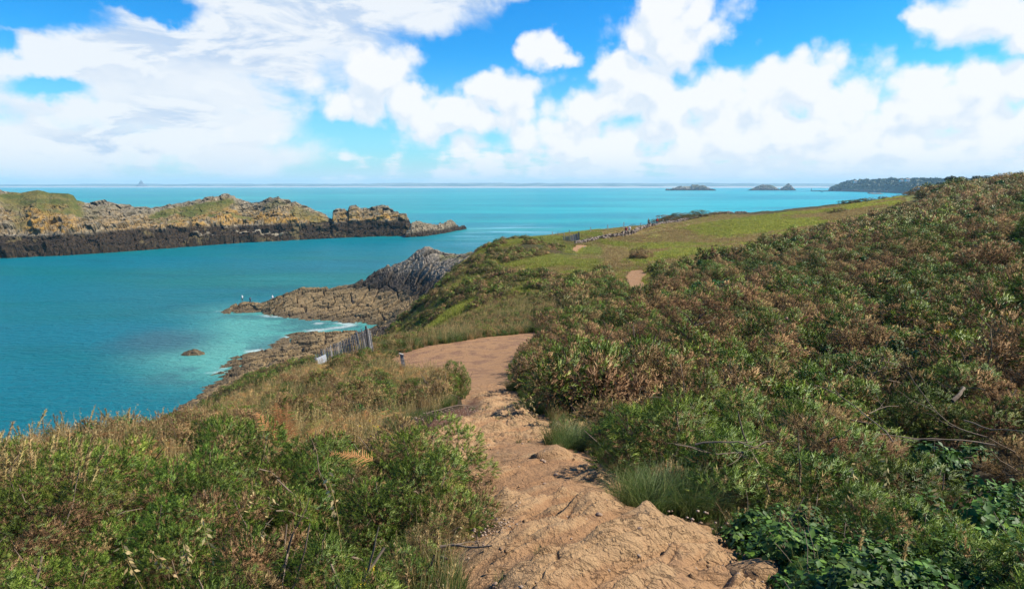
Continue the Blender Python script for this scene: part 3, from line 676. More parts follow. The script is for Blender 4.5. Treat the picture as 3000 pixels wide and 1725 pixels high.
ridge_island('pointed_islet', 'distant dark pointed islet, the sharper of the joined pair', [(2279,558),(2332,558)],
    [(2279,557),(2290,551),(2300,544),(2309,538.3),(2318,543),(2325,551),(2332,557.5)],
    lambda u: np.interp(u, [2279, 2308, 2332], [25, 80, 20]), M_dk, lambda u: u*0+.3, lambda u: u*0, 9, nu=120, nt=40, cell=4, seed=10)
def abbey():
    mt = simple('blue grey far rock', (.10, .10, .10), .9, .2, .01)
    p = at(462, 546, 11500); V = []; F_ = []
    for k, (r, z) in enumerate([(95, 0), (80, 20), (56, 42), (30, 66), (26, 80), (10, 92), (3, 122)]):
        for j in range(12): V.append((r*math.cos(j*math.pi/6)*(1+.12*math.sin(j*2.3+k)), r*math.sin(j*math.pi/6), z))
        if k:
            for j in range(12): a = (k-1)*12+j; b = (k-1)*12+(j+1) % 12; F_.append((a, b, b+12, a+12))
    o = link('tidal_island', mesh_np('tidal_island', V, F_), mats=[mt]); o.location = (p[0], 11000, 0)
    tag(o, 'tiny blue pyramid of a spired island on the far left horizon', 'island')
abbey()
# ------------------------------------------------------------------ plants
rng = np.random.default_rng(7)
def leaf_mat(name, stops, rough=.55, spec=.35, trans=.13, objvar=.3, patch=None):
    n = material(name); a = n.attr('rnd')
    c = n.ramp(a, stops)
    oi = n.new('ShaderNodeObjectInfo'); 
    hs = n.new('ShaderNodeHueSaturation'); n.l.new(c, hs.inputs['Color'])
    n.l.new(n.mapr(oi.outputs['Random'], 0, 1, 1-objvar, 1+objvar, smooth=False), hs.inputs['Value'])
    n.l.new(n.mapr(n.math('FRACT', n.math('MULTIPLY', oi.outputs['Random'], 7.3)), 0, 1, .485, .515, smooth=False), hs.inputs['Hue'])
    n.l.new(hs.outputs[0], n.b.inputs['Base Color']); n.b.inputs['Roughness'].default_value = rough; n.b.inputs['Specular IOR Level'].default_value = spec
    if trans:
        tr = n.new('ShaderNodeBsdfTranslucent'); n.l.new(hs.outputs[0], tr.inputs[0])
        mx = n.new('ShaderNodeMixShader'); mx.inputs[0].default_value = trans; n.l.new(n.b.outputs[0], mx.inputs[1]); n.l.new(tr.outputs[0], mx.inputs[2])
        n.l.new(mx.outputs[0], n.n['Material Output'].inputs[0])
    return n.m
M_green = leaf_mat('gorse green', [(0, (.036, .066, .006)), (.4, (.090, .150, .014)), (.8, (.205, .280, .030)), (1, (.36, .36, .07))])
M_olive = leaf_mat('scrub olive', [(0, (.070, .085, .015)), (.5, (.125, .135, .026)), (.85, (.20, .195, .045)), (1, (.26, .20, .07))])
M_brown = leaf_mat('gorse dead', [(0, (.12, .068, .028)), (.4, (.27, .165, .074)), (.8, (.46, .30, .145)), (1, (.60, .43, .20))], rough=.8, spec=.15, trans=.15)
M_rust = leaf_mat('bracken rust', [(0, (.14, .060, .018)), (.5, (.30, .14, .045)), (.85, (.42, .24, .08)), (1, (.15, .17, .03))], rough=.8, spec=.15)
M_ivy = leaf_mat('ivy leaves', [(0, (.025, .060, .010)), (.5, (.060, .13, .018)), (.85, (.14, .25, .03)), (1, (.30, .38, .06))], rough=.55, spec=.2)
M_grass = leaf_mat('grass green', [(0, (.06, .11, .022)), (.5, (.11, .165, .035)), (1, (.26, .27, .09))], trans=.4)
M_meadow = leaf_mat('meadow grass', [(0, (.21, .24, .036)), (.5, (.34, .36, .055)), (1, (.50, .44, .11))], trans=.45)
M_straw = leaf_mat('dry grass', [(0, (.26, .16, .055)), (.5, (.42, .29, .11)), (1, (.58, .45, .22))], rough=.7, spec=.2, trans=.35)
M_twig = simple('bare twig', (.19, .135, .09), .85, .3, 20)
M_lichen = simple('yellow lichen', (.60, .40, .02), .9, .3, 40)
M_core = simple('dark undergrowth', (.022, .016, .009), .95, .3, 6)

def frame(N):                       # two unit vectors perpendicular to each N
    N = N/np.maximum(np.linalg.norm(N, axis=1, keepdims=True), 1e-9)
    r = np.where(np.abs(N[:, 2:3]) < .9, np.array([[0, 0, 1.]]), np.array([[1., 0, 0]]))
    A = np.cross(N, r); A /= np.linalg.norm(A, axis=1, keepdims=True); B = np.cross(N, A)
    return N, A, B
NORM = {}
class SV(np.ndarray):
    nrm = None
def sprigs(C, N, k, L, sl, sw, g, spread=.9, rnd=None):
    """k thin spines (triangles) along a short shoot of length L at each point C pointing along N"""
    n = len(C); N, A, B = frame(N)
    t = (np.arange(k)+.5)/k
    ph = np.arange(k)*2.4+g.uniform(0, 6.28, (n, 1)); T = np.broadcast_to(t, (n, k))
    jit = g.normal(0, .22, (n, k, 3))
    rad = A[:, None]*np.cos(ph)[..., None]+B[:, None]*np.sin(ph)[..., None]
    w = spread*(1-.75*T)[..., None]
    d = rad*w+N[:, None]*(1.0-.35*w)+jit; d /= np.linalg.norm(d, axis=2, keepdims=True)
    base = C[:, None]+N[:, None]*(T*L)[..., None]
    side = np.cross(d, g.normal(0, 1, (n, k, 3))); side /= np.linalg.norm(side, axis=2, keepdims=True)+1e-9
    l = sl*g.uniform(.7, 1.25, (n, k, 1))
    LN = N[:, None]; tn = np.cross(side, d); flip = (tn*LN).sum(2) < 0
    a_ = np.where(flip[..., None], base+side*sw*.5, base-side*sw*.5); b_ = np.where(flip[..., None], base-side*sw*.5, base+side*sw*.5)
    tn = np.where(flip[..., None], -tn, tn)
    V = np.stack([a_, b_, base+d*l], 2).reshape(-1, 3)
    cn = LN*.72+tn*.28; cn /= np.linalg.norm(cn, axis=2, keepdims=True)+1e-9; NORM[len(V)] = np.repeat(cn.reshape(-1, 3), 3, 0)
    if rnd is None: rnd = g.uniform(0, 1, n)
    r = np.clip(rnd[:, None]*.75+T*.3+g.normal(0, .05, (n, k)), 0, 1)
    V = V.view(SV); V.nrm = NORM.pop(len(V))
    return V, np.repeat(r.ravel(), 3)
def tris(V): return np.arange(len(V)).reshape(-1, 3)
def lobes(g, n, R_, H, lr=(.20, .36)):
    out = []
    for i in range(n):
        a = g.uniform(0, 6.28); d = R_*math.sqrt(g.uniform(0, 1))*.85
        r = g.uniform(*lr)*R_; z = H*(1-.75*(d/R_)**2)*(g.uniform(.7, 1.0) if i % 2 else g.uniform(.1, .8))-r*.5
        out.append((d*math.cos(a), d*math.sin(a), max(z, r*.3), r, r*g.uniform(.75, 1.1)))
    return out
def lobe_pts(g, lob, n, ids=False):
    """random points on the upper outside of a union of lobes"""
    P = []; N = []; K = []; w = np.array([l[3]**2 for l in lob]); w /= w.sum(); tot = 0
    while tot < n:
        i = g.choice(len(lob), n*2, p=w); L = np.array(lob)[i]
        d = g.normal(0, 1, (len(i), 3)); d[:, 2] = np.abs(d[:, 2])*1.1-.45; d /= np.linalg.norm(d, axis=1, keepdims=True)
        p = L[:, :3]+d*np.stack([L[:, 3], L[:, 3], L[:, 4]], 1)*g.uniform(.80, 1.04, (len(i), 1))
        inside = np.zeros(len(p), bool)
        for l in lob:
            q = (p-np.array(l[:3]))/np.array([l[3], l[3], l[4]]); inside |= (q**2).sum(1) < .5
        ok = (~inside) & (p[:, 2] > .02); P.append(p[ok]); N.append(d[ok]); K.append(i[ok]); tot += ok.sum()
    P = np.concatenate(P)[:n]; N = np.concatenate(N)[:n]; K = np.concatenate(K)[:n]
    return (P, N, K) if ids else (P, N)
def tube(path, r0, r1, sides=5, close=True):
    path = np.asarray(path, float); n = len(path); T = np.gradient(path, axis=0); T, A, B = frame(T)
    r = np.linspace(r0, r1, n)[:, None]; V = []
    for j in range(sides):
        a = 2*math.pi*j/sides; V.append(path+(A*math.cos(a)+B*math.sin(a))*r)
    V = np.stack(V, 1).reshape(-1, 3); Fq = []
    for i in range(n-1):
        for j in range(sides): a = i*sides+j; b = i*sides+(j+1) % sides; Fq += [(a, b, b+sides), (a, b+sides, a+sides)]
    return V, np.array(Fq)
def wander(g, p, d, L, n=7, curl=.35, up=0):
    P = [np.array(p, float)]; d = np.array(d, float); d /= np.linalg.norm(d)
    for i in range(n-1):
        d = d+g.normal(0, curl, 3)+np.array([0, 0, up]); d /= np.linalg.norm(d); P.append(P[-1]+d*L/(n-1))
    return np.array(P)
def join(parts):
    V = []; F_ = []; A = []; M = []; o = 0; join.N = []
    for (v, f, a, m) in parts:
        nr = getattr(v, 'nrm', None); join.N.append(nr if nr is not None and len(nr) == len(v) else np.zeros((len(v), 3))); v = np.asarray(v)
        V.append(v); F_.append(np.asarray(f)+o); A.append(np.broadcast_to(a, len(v))); M.append(np.full(len(f), m)); o += len(v)
    return np.concatenate(V), np.concatenate(F_), np.concatenate(A), np.concatenate(M)
def set_normals(me):
    N_ = np.concatenate(join.N)
    if np.abs(N_).sum() > 0: me.normals_split_custom_set_from_vertices(N_.tolist())
def to_mesh(name, parts, mats):
    V, F_, A, M = join(parts); me = mesh_np(name, V, F_, dict(rnd=A), smooth=True, mat_idx=M); set_normals(me)
    for m in mats: me.materials.append(m)
    return me
def twigs(g, lob, n, r=.006, L=.5):
    out = []
    for i in range(n):
        l = lob[g.integers(len(lob))]; e = np.array(l[:3])+g.normal(0, 1, 3)*l[3]*.5; e[2] = abs(e[2])
        p = wander(g, (e[0]*.2, e[1]*.2, 0.0), e+np.array([0, 0, .05]), np.linalg.norm(e)*1.25, 7, .28); v, f = tube(p, r*g.uniform(.8, 2), r*.5, 4); out.append((v, f, .5, 1))
    return out
def bush(seed, R_, H, nl, ns, k, L, sl, sw, brown=.12, lr=(.20, .36), core=.3, upb=.12, tw=6, low=False):
    g = np.random.default_rng(seed); lob = lobes(g, nl, R_, H, lr)
    if low: lob = [(l[0]*1.12, l[1]*1.12, l[2]*(g.uniform(.15, .8) if i % 3 else 1)*.85, l[3], l[4]*1.15) for i, l in enumerate(lob)]
    P, N, K = lobe_pts(g, lob, ns, True); N = N+np.array([0, 0, upb])+g.normal(0, .3, N.shape)
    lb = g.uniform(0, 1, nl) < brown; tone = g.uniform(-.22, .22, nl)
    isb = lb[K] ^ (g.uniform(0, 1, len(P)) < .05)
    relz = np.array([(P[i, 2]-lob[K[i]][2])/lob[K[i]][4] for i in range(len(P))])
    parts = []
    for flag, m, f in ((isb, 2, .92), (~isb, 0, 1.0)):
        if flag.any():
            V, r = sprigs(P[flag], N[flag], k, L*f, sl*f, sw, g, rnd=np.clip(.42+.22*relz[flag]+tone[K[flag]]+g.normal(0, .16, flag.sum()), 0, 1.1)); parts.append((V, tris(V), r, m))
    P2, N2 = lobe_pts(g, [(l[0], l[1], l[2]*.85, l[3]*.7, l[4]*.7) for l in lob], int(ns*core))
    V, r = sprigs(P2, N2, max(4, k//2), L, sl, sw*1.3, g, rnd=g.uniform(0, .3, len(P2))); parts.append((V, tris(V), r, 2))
    parts += twigs(g, lob, tw, .006*R_/.5)
    return parts
def grass_tuft(seed, n, h, spread, lean, w=.006, r=.08, seg=4):
    g = np.random.default_rng(seed); a = g.uniform(0, 6.28, n); d = r*np.sqrt(g.uniform(0, 1, n)); B = np.stack([d*np.cos(a), d*np.sin(a), 0*a], 1)
    a2 = a+g.normal(0, .8, n); out = np.stack([np.cos(a2), np.sin(a2), 0*a], 1); hh = h*g.uniform(.45, 1.1, n); ln = lean*g.uniform(.2, 1.2, n)
    t = np.linspace(0, 1, seg)[None, :, None]
    C = B[:, None]+np.array([0, 0, 1.])*(hh[:, None, None]*(t-.25*t**3*ln[:, None, None]*1.5))+out[:, None]*(hh*ln)[:, None, None]*t**2
    sd = np.stack([-np.sin(a2+1), np.cos(a2+1), 0*a], 1)[:, None]*(w*(1-t**1.5)*.5+.0004)
    V = np.stack([C-sd, C+sd], 2).reshape(-1, 3)
    F_ = []
    b = np.arange(n)*seg*2
    for i in range(seg-1):
        F_.append(np.stack([b+i*2, b+i*2+1, b+i*2+3], 1)); F_.append(np.stack([b+i*2, b+i*2+3, b+i*2+2], 1))
    rr = np.repeat(g.uniform(0, 1, n), seg*2)
    return V, np.concatenate(F_), rr
def oat(seed, h, nspk, big=1.0):
    g = np.random.default_rng(seed); p = wander(g, (0, 0, 0), (g.normal(0, .25), g.normal(0, .25), 1), h, 9, .06)
    p[:, 0] += np.linspace(0, 1, 9)**2*.15*h; v, f = tube(p, .0022, .001, 3); parts = [(v, f, .6, 0)]
    for i in range(nspk):
        t = .62+.38*i/nspk; q = p[int(t*8)]*(1-(t*8) % 1)+p[min(8, int(t*8)+1)]*((t*8) % 1)
        d = np.array([g.normal(.3, .5), g.normal(0, .6), -.6]); d /= np.linalg.norm(d); s = np.cross(d, g.normal(0, 1, 3)); s /= np.linalg.norm(s)
        L = .028*big; w = .005*big; q = q+d*.01
        V = np.array([q, q+d*L*.4+s*w, q+d*L*.4-s*w, q+d*L]); parts.append((V, [(0, 1, 2), (1, 3, 2)], g.uniform(.6, 1), 0))
    return parts
def seedhead(seed, h):
    g = np.random.default_rng(seed); p = wander(g, (0, 0, 0), (g.normal(0, .15), g.normal(0, .15), 1), h, 9, .05); p[:, 0] += np.linspace(0, 1, 9)**2.5*.18*h
    v, f = tube(p, .0025, .0014, 3); parts = [(v, f, .55, 0)]
    n = 26; t = g.uniform(.72, 1, n); i = np.minimum((t*8).astype(int), 7); C = p[i]+(p[i+1]-p[i])*((t*8)-i)[:, None]
    V, r = sprigs(C, np.tile(p[8]-p[7], (n, 1)), 4, .02, .03, .006, g, .8); parts.append((V, tris(V), .5+r*.5, 0))
    return parts
def frond(g, base, d, L, w=.11, npin=22, droop=.6):
    base = np.array(base, float); d = np.array(d, float); d /= np.linalg.norm(d); n = 12; P = [base]
    for i in range(n-1): d = d+np.array([0, 0, -droop/n])+g.normal(0, .03, 3); d /= np.linalg.norm(d); P.append(P[-1]+d*L/(n-1))
    P = np.array(P); v, f = tube(P, .004, .0015, 3); parts = [(v, f, .7, 0)]
    T = np.gradient(P, axis=0); VV = []
    for i in range(npin):
        t = .18+.82*i/npin; k = min(int(t*(n-1)), n-2); c = P[k]+(P[k+1]-P[k])*(t*(n-1)-k); tt = T[k]/np.linalg.norm(T[k]); s = np.cross(tt, (0, 0, 1)); s /= np.linalg.norm(s)+1e-9
        l = w*(1-t)**.7*1.6*L/.6
        for sg in (-1, 1):
            e = s*sg+tt*.35+np.array([0, 0, g.normal(-.1, .18)]); e /= np.linalg.norm(e); b = tt*.011*L/.6
            for q in range(4):        # toothed leaflet
                a0 = q/4; a1 = (q+1.3)/4; hw = (1-a0)
                VV += [c+e*l*a0-b*hw, c+e*l*a0+b*hw, c+e*l*a1+b*(hw*.2)]
    VV = np.array(VV); parts.append((VV, tris(VV), np.clip(g.uniform(.2, .9)+g.normal(0, .1), 0, .95), 0))
    return parts
def bracken(seed, n=9, L=.6, green=0):
    g = np.random.default_rng(seed); parts = []
    for i in range(n):
        a = i*6.28/n+g.normal(0, .3); parts += frond(g, (0, 0, 0), (math.cos(a), math.sin(a), g.uniform(.5, 1.4)), L*g.uniform(.7, 1.15), droop=1.3)
    if green: parts = [(v, f, 1.0 if g.uniform() < green else a, m) for (v, f, a, m) in parts]
    return parts
def leafy(seed, R_, H, n, s, stems=5):
    """bramble / ivy mound: broad leaves"""
    g = np.random.default_rng(seed); lob = lobes(g, 6, R_, H); P, N = lobe_pts(g, lob, n)
    P = P*g.uniform(.8, 1.05, (n, 1)); N = N+np.array([0, 0, .8])+g.normal(0, .45, N.shape); N, A, B = frame(N)
    th = g.uniform(0, 6.28, (n, 1)); A2 = A*np.cos(th)+B*np.sin(th); B2 = -A*np.sin(th)+B*np.cos(th); S = s*g.uniform(.5, 1.3, (n, 1))
    V = np.stack([P-A2*S, P+B2*S*.62-A2*S*.25+N*S*.12, P+A2*S, P-B2*S*.62-A2*S*.25+N*S*.12], 1).reshape(-1, 3)
    b = np.arange(n)*4; F_ = np.concatenate([np.stack([b, b+2, b+1], 1), np.stack([b, b+3, b+2], 1)])
    r = np.repeat(np.clip(g.beta(2, 3, n), 0, 1), 4)
    return [(V, F_, r, 0)]+twigs(g, lob, stems, .004)

G3 = [M_green, M_twig, M_brown]; B3 = [M_brown, M_twig, M_brown]; O3 = [M_olive, M_twig, M_brown]; I3 = [M_ivy, M_twig, M_brown]
PROT = {}
def proto(key, parts, mats): PROT.setdefault(key, []).append(to_mesh(key, parts, mats))
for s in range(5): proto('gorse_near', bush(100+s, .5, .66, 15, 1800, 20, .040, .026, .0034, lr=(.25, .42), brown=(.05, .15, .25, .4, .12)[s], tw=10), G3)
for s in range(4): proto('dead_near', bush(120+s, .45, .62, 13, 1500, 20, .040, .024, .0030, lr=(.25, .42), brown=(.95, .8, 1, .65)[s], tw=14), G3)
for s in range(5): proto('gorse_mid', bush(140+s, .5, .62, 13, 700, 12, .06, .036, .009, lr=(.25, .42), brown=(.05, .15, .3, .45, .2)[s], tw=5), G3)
for s in range(4): proto('dead_mid', bush(160+s, .47, .60, 12, 640, 12, .06, .034, .008, lr=(.25, .42), brown=(.95, .75, 1, .6)[s], tw=8), G3)
for s in range(4): proto('gorse_far', bush(180+s, .5, .52, 10, 300, 7, .09, .065, .022, lr=(.27, .45), brown=(.1, .2, .35, .5)[s], tw=1), G3)
for s in range(3): proto('dead_far', bush(200+s, .48, .5, 10, 280, 7, .09, .06, .020, lr=(.27, .45), brown=(.9, .7, .8)[s], tw=2), G3)
for s in range(3): proto('olive_far', bush(220+s, .5, .34, 16, 260, 7, .12, .08, .020, brown=(.05, .15, .3)[s], tw=1), O3)
for s in range(3): proto('ivy_near', leafy(240+s, .45, .45, 750, .028), I3)
for s in range(2): proto('ivy_far', leafy(250+s, .5, .4, 320, .055, 2), I3)
for s in range(3): proto('grass', [(*grass_tuft(260+s, 90, .34, .1, .55, .006, .09), 0)], [M_grass])
for s in range(2): proto('grass_blue', [(*grass_tuft(270+s, 260, .42, .2, .9, .004, .14, 5), 0)], [M_grass])
for s in range(3): proto('straw', [(*grass_tuft(280+s, 60, .42, .1, .4, .005, .10), 0)]+seedhead(285+s, .55)+oat(288+s, .6, 9), [M_straw])
for s in range(2): proto('grass_far', [(*grass_tuft(290+s, 40, .24, .1, .9, .03, .35, 3), 0)], [M_meadow])
for s in range(2): proto('straw_far', [(*grass_tuft(295+s, 40, .26, .1, .5, .03, .35, 3), 0)], [M_straw])
def grit(seed, r):
    g = np.random.default_rng(seed); V = []
    P = g.normal(0, 1, (7, 3)); P /= np.linalg.norm(P, axis=1, keepdims=True); d = np.array([(1,0,0),(-1,0,0),(0,1,0),(0,-1,0),(0,0,.6),(0,0,-.6)])*r*g.uniform(.6, 1.2, (6, 1))
    F_ = [(0,2,4),(2,1,4),(1,3,4),(3,0,4),(2,0,5),(1,2,5),(3,1,5),(0,3,5)]
    return [(d, np.array(F_), g.uniform(), 0)]
for s in range(4): proto('grit', grit(400+s, .014), [simple('grit', (.36, .26, .19) if s % 2 else (.26, .17, .11), .9, .3, 15)])
for s in range(3): proto('bracken', bracken(300+s, 8, .55, .2), [M_rust])

# ---- where they stand
SOFT = []                            # extra polygons kept free of shrubs
sP = PATH; 
def path_sd(x, y): return np.maximum.reduce([signed(x, y, PATH), signed(x, y, BANK)+.25, signed(x, y, PATH2), signed(x, y, PATH3)])
def scatter(n, amin, amax, ymin, ymax, seed, power=2.0):
    """points spread evenly over the ground between two distances"""
    g = np.random.default_rng(seed); a = g.uniform(amin, amax, n); Y = (ymin**power+(ymax**power-ymin**power)*g.uniform(0, 1, n))**(1/power)
    return a*Y, Y, g
def thin(x, y, r):                   # drop points closer than r(y) to an earlier one
    keep = []; cell = {}
    for i in range(len(x)):
        rr = r[i]; cx, cy = int(x[i]//2.5), int(y[i]//2.5); ok = True
        for a in (-1, 0, 1):
            for b in (-1, 0, 1):
                for j in cell.get((cx+a, cy+b), ()):
                    if (x[i]-x[j])**2+(y[i]-y[j])**2 < rr*rr: ok = False; break
                if not ok: break
            if not ok: break
        if ok: keep.append(i); cell.setdefault((cx, cy), []).append(i)
    return np.array(keep, int)
STUFF = {}
def put(key, x, y, z, s, rot, idx, tilt=None):
    d = STUFF.setdefault(key, [[], [], [], [], [], []])
    for k, v in enumerate((x, y, z, s, rot, idx)): d[k].append(np.asarray(v, float))

_a = R(20)
def kindnoise(x, y): return fbm(x*.36+9, y*.28, 91, 5), fbm(x*.22+3, y*.22, 95, 4)
BUSHES = []       # (x, y, z, size, rot, kind, v)
def heath_zone():
    # all wild ground: ring by ring so that spacing follows the size of the plants
    for (y0, y1, n, sp, sc, lod, seed) in [(1.6, 8, 9000, .56, 1.1, 'near', 1), (8, 26, 16000, .76, 1.35, 'mid', 2), (26, 60, 26000, 1.1, 1.75, 'mid', 3), (60, 120, 30000, 1.3, 2.2, 'far', 4), (120, 240, 26000, 2.0, 3.2, 'far', 5)]:
        x, y, g = scatter(int(n*1.15), -1.05, 1.25, y0, y1, seed)
        sd = path_sd(x, y); left = x < np.interp(y, [0, 3, 10, 20, 34, 60, 120], [-.1, -.2, -.9, -1.6, 1.0, 8, 20])
        mar = np.where(y < 12, np.where(left, .30, .47), np.where(y < 40, .66, .8))*sc
        ok = sd < -mar*np.interp(y, [0, 10, 30], [.9, .95, .8])
        ok &= signed(x, y, PATH2) < -1.5; ok &= ~((y < 3.3) & (x > 0) & (x < 1.75))
        ok &= signed(x, y, FIELD) < -1.0-4*fbm(x*.1, y*.1, 66, 3)*np.minimum(1, y/90)
        ok &= signed(x, y, DRY) < -1.0
        ok &= ~((x > -1.0) & (x < 1.7) & (y < 2.0))     # the photographer's own spot
        ok &= ~(left & (y > 5.6)); ok &= ~((y > 56) & (x/y < .13) & (g.uniform(0, 1, len(x)) < .8)); ok &= ~inpoly(x, y, BEYOND); ok &= ~((y > 72) & (x/y < np.interp(y, [72, 100, 130, 175, 240], [.34, .49, .56, .63, .75])) & (x/y > .12))
        z = zt(x, y); ok &= z > 2
        x, y, z = x[ok], y[ok], z[ok]
        k = thin(x, y, np.full(len(x), sp)); x, y, z = x[k], y[k], z[k]
        n1, n2 = kindnoise(x, y); n = len(x)
        left = x < np.interp(y, [0, 3, 10, 20, 34], [-.1, -.2, -.9, -1.6, 1.0])
        hump = (x < y*.13) & (y > 40)
        size = sc*g.uniform(.68, 1.25, n)*np.interp(y, [0, 3, 5], [.55, .62, 1])*np.where(left & (y < 6), .95, 1.0)
        rr = n1+g.normal(0, .035, n)
        kind = np.where(rr > .548, 'dead', 'gorse'); kind = np.where((n2 > .56) & (g.uniform(0, 1, n) < .6), 'ivy', kind)
        kind = np.where(left & (kind == 'ivy'), 'gorse', kind); kind = np.where(left & (y < 6.5) & (g.uniform(0, 1, n) < .75), 'gorse', kind)
        if y0 >= 26: kind = np.where(hump & (kind != 'dead') , 'olive', kind); kind = np.where((kind == 'gorse') & (y > 50) & (g.uniform(0, 1, n) < np.interp(y, [50, 90], [.2, .8])), 'olive', kind)
        kind = np.where((kind == 'dead') & (y > 75) & (g.uniform(0, 1, n) < .45), 'olive', kind)
        size = np.where(kind == 'ivy', size*.85, size)*np.where((~left) & (y < 20) & (path_sd(x, y) > -2.2), 1.18, 1)
        for i in range(n): BUSHES.append((x[i], y[i], z[i], size[i], g.uniform(0, 6.28), kind[i], lod))
heath_zone()
print('bushes', len(BUSHES))
LAB = {'gorse': ('gorse_bush', 'green spiny gorse bush growing among many alike on the heath slope', 'gorse bushes massed on the heath slope'),
       'dead': ('dead_gorse_bush', 'brown dried out gorse bush growing among many alike on the heath slope', 'brown dead gorse bushes on the heath slope'),
       'ivy': ('ivy_clump', 'glossy broad-leaved green clump climbing over the gorse on the slope', 'glossy leafy clumps among the gorse')}
def place_bushes():
    by = {}
    for b in BUSHES: by.setdefault(b[5], []).append(b)
    for kind, L in by.items():
        L.sort(key=lambda b: b[1]/b[3])
        cnt = 0
        for b in L:
            x, y, z, s, r, k, lod = b
            key = {'gorse': 'gorse_', 'dead': 'dead_', 'ivy': 'ivy_', 'olive': 'olive_'}[k]
            if k == 'ivy': lod = 'near' if lod == 'near' or y < 16 else 'far'
            if k == 'olive': lod = 'far'
            PR = PROT[key+lod]; idx = int((x*7919+y*104729) % len(PR))
            inview = abs(x/y) < .88
            if kind in LAB and cnt < 300 and inview:
                nm, lab, grp = LAB[kind]
                o = bpy.data.objects.new(nm, PR[idx]); col.objects.link(o)
                o.location = (x, y, z-.06*s); o.rotation_euler = (0, 0, r); sc = s*1.12; o.scale = (sc, sc, s*(.8+.65*((x*13.7) % 1)))
                tag(o, lab, nm.replace('_', ' '), grp); cnt += 1
            else:
                put('heath', [x], [y], [z-.06*s], [s*1.12], [r], [list(PROT).index(key+lod)*10+idx])
    return
place_bushes()
# ------------------------------------------------------------------ separate things
def gnd(u, v, h=0.0): return hit(u, v, h)
def on(u, v, Y):                     # a spot on the ground below the pixel column u at distance Y
    p = at(u, v, Y); p[2] = float(zt(p[0], p[1])); return p
def boxes(lst):
    """list of (centre, half sizes, rotation z, lean (x, y)) as one vertex/face set"""
    V = []; F_ = []
    for (c, h, rz, ln) in lst:
        o = len(V)
        for k in range(8):
            x = h[0]*(1 if k & 1 else -1); y = h[1]*(1 if k & 2 else -1); z = h[2]*(1 if k & 4 else -1)
            X = x*math.cos(rz)-y*math.sin(rz)+ln[0]*(z+h[2]); Yy = x*math.sin(rz)+y*math.cos(rz)+ln[1]*(z+h[2]); V.append((c[0]+X, c[1]+Yy, c[2]+z))
        F_ += [(o, o+1, o+3), (o, o+3, o+2), (o+4, o+6, o+7), (o+4, o+7, o+5), (o, o+4, o+5), (o, o+5, o+1), (o+2, o+3, o+7), (o+2, o+7, o+6), (o, o+2, o+6), (o, o+6, o+4), (o+1, o+5, o+7), (o+1, o+7, o+3)]
    return np.array(V), np.array(F_)
def part(name, V, F_, parent, mat, smooth=False): 
    return link(name, mesh_np(name, V, F_, dict(rnd=np.full(len(V), .5)), smooth=smooth), parent, [mat])
M_wood = simple('grey weathered wood', (.30, .27, .25), .85, .35, 30, bump=.4)
M_woodp = simple('bleached post wood', (.50, .46, .40), .85, .25, 20)
M_woodd = simple('dark weathered wood', (.13, .115, .10), .85, .35, 30, bump=.4)
M_wire = simple('fence wire', (.35, .33, .31), .5, .2, 30)
M_white = simple('white painted board', (.80, .80, .80), .6, .06, 6)
M_slab = simple('pale concrete', (.62, .54, .44), .9, .12, 1.5)
M_stone = simple('field stone', (.24, .185, .145), .9, .6, 1.4, bump=.5)

def slat_fence(label, pts_, hs, n, w, gaps=(), wires=(.3, .8), posts=()):
    """pts_: world base points; hs: heights above ground at those points; n slats"""
    P = np.array(pts_); d = np.concatenate([[0], np.cumsum(np.hypot(*np.diff(P[:, :2], axis=0).T))]); L = d[-1]
    root = empty('slat_fence', P[0]); g = np.random.default_rng(int(L*97)); O = P[0]
    tag(root, label, 'fence')
    def pt(s): return np.array([np.interp(s, d, P[:, k]) for k in range(3)]), np.interp(s, d, hs)
    for i in range(n):
        s = L*(i+.5+g.normal(0, .12))/n
        if any(a < s/L < b for a, b in gaps): continue
        p, h = pt(s); h *= g.uniform(.93, 1.04); ln = (g.normal(-.10, .035), g.normal(0, .03))
        V, F_ = boxes([((p-O)+np.array([0, 0, h/2-.05]), (w/2, .006, h/2+.02), g.normal(0, .25), ln)])
        V[4:, 2] += np.array([.012, -.02, .012, -.02]); part('slat', V, F_, root, M_wood if g.uniform() < .75 else M_woodp)
    for k in wires:
        line = [];
        for s in np.linspace(0, L, 24): p, h = pt(s); line.append(p-O+np.array([-.10*h*k, -.012, h*k+.015*math.sin(s*9)]))
        V, F_ = tube(line, .004, .004, 4); part('wire', V, F_, root, M_wire)
    for s in posts:
        p, h = pt(s*L); V, F_ = boxes([((p-O)+np.array([0, .05, h*.52]), (w*.9, w*.9, h*.58), .1, (-.08, 0))]); part('post', V, F_, root, M_woodd)
    return root
slat_fence('grey leaning slat fence above the cove at the edge of the trodden flat', [on(925, 1050, 29.2), on(975, 1050, 28.7), on(1035, 1045, 28.3), on(1072, 1040, 28.4), on(1097, 1040, 29.2)], [.75, .95, 1.1, 1.35, 1.25], 42, .042, gaps=((.02, .04),), posts=(.13, .86))
slat_fence('small grey slat fence beside the far end of the path by the stone wall', [on(1650, 726, 104), on(1675, 722, 104), on(1698, 715, 107)], [.9, 1.3, 1.4], 34, .10, wires=(.3, .8), posts=(.97,))
def notice():
    p = on(950, 1045, 28.2); root = empty('notice_board', p+np.array([-.02, -.25, 0])); tag(root, 'blank white square notice hung on the left end of the near slat fence', 'notice')
    V, F_ = boxes([((0, 0, .42), (.21, .008, .18), .45, (-.12, 0))]); V[:, 2] += V[:, 0]*.38; part('panel', V, F_, root, M_white)
    V, F_ = tube([(-.1, -.02, .3), (.0, -.025, .38), (.08, -.025, .40), (.16, -.02, .47)], .006, .003, 4); part('twig', V, F_, root, M_twig)
notice()
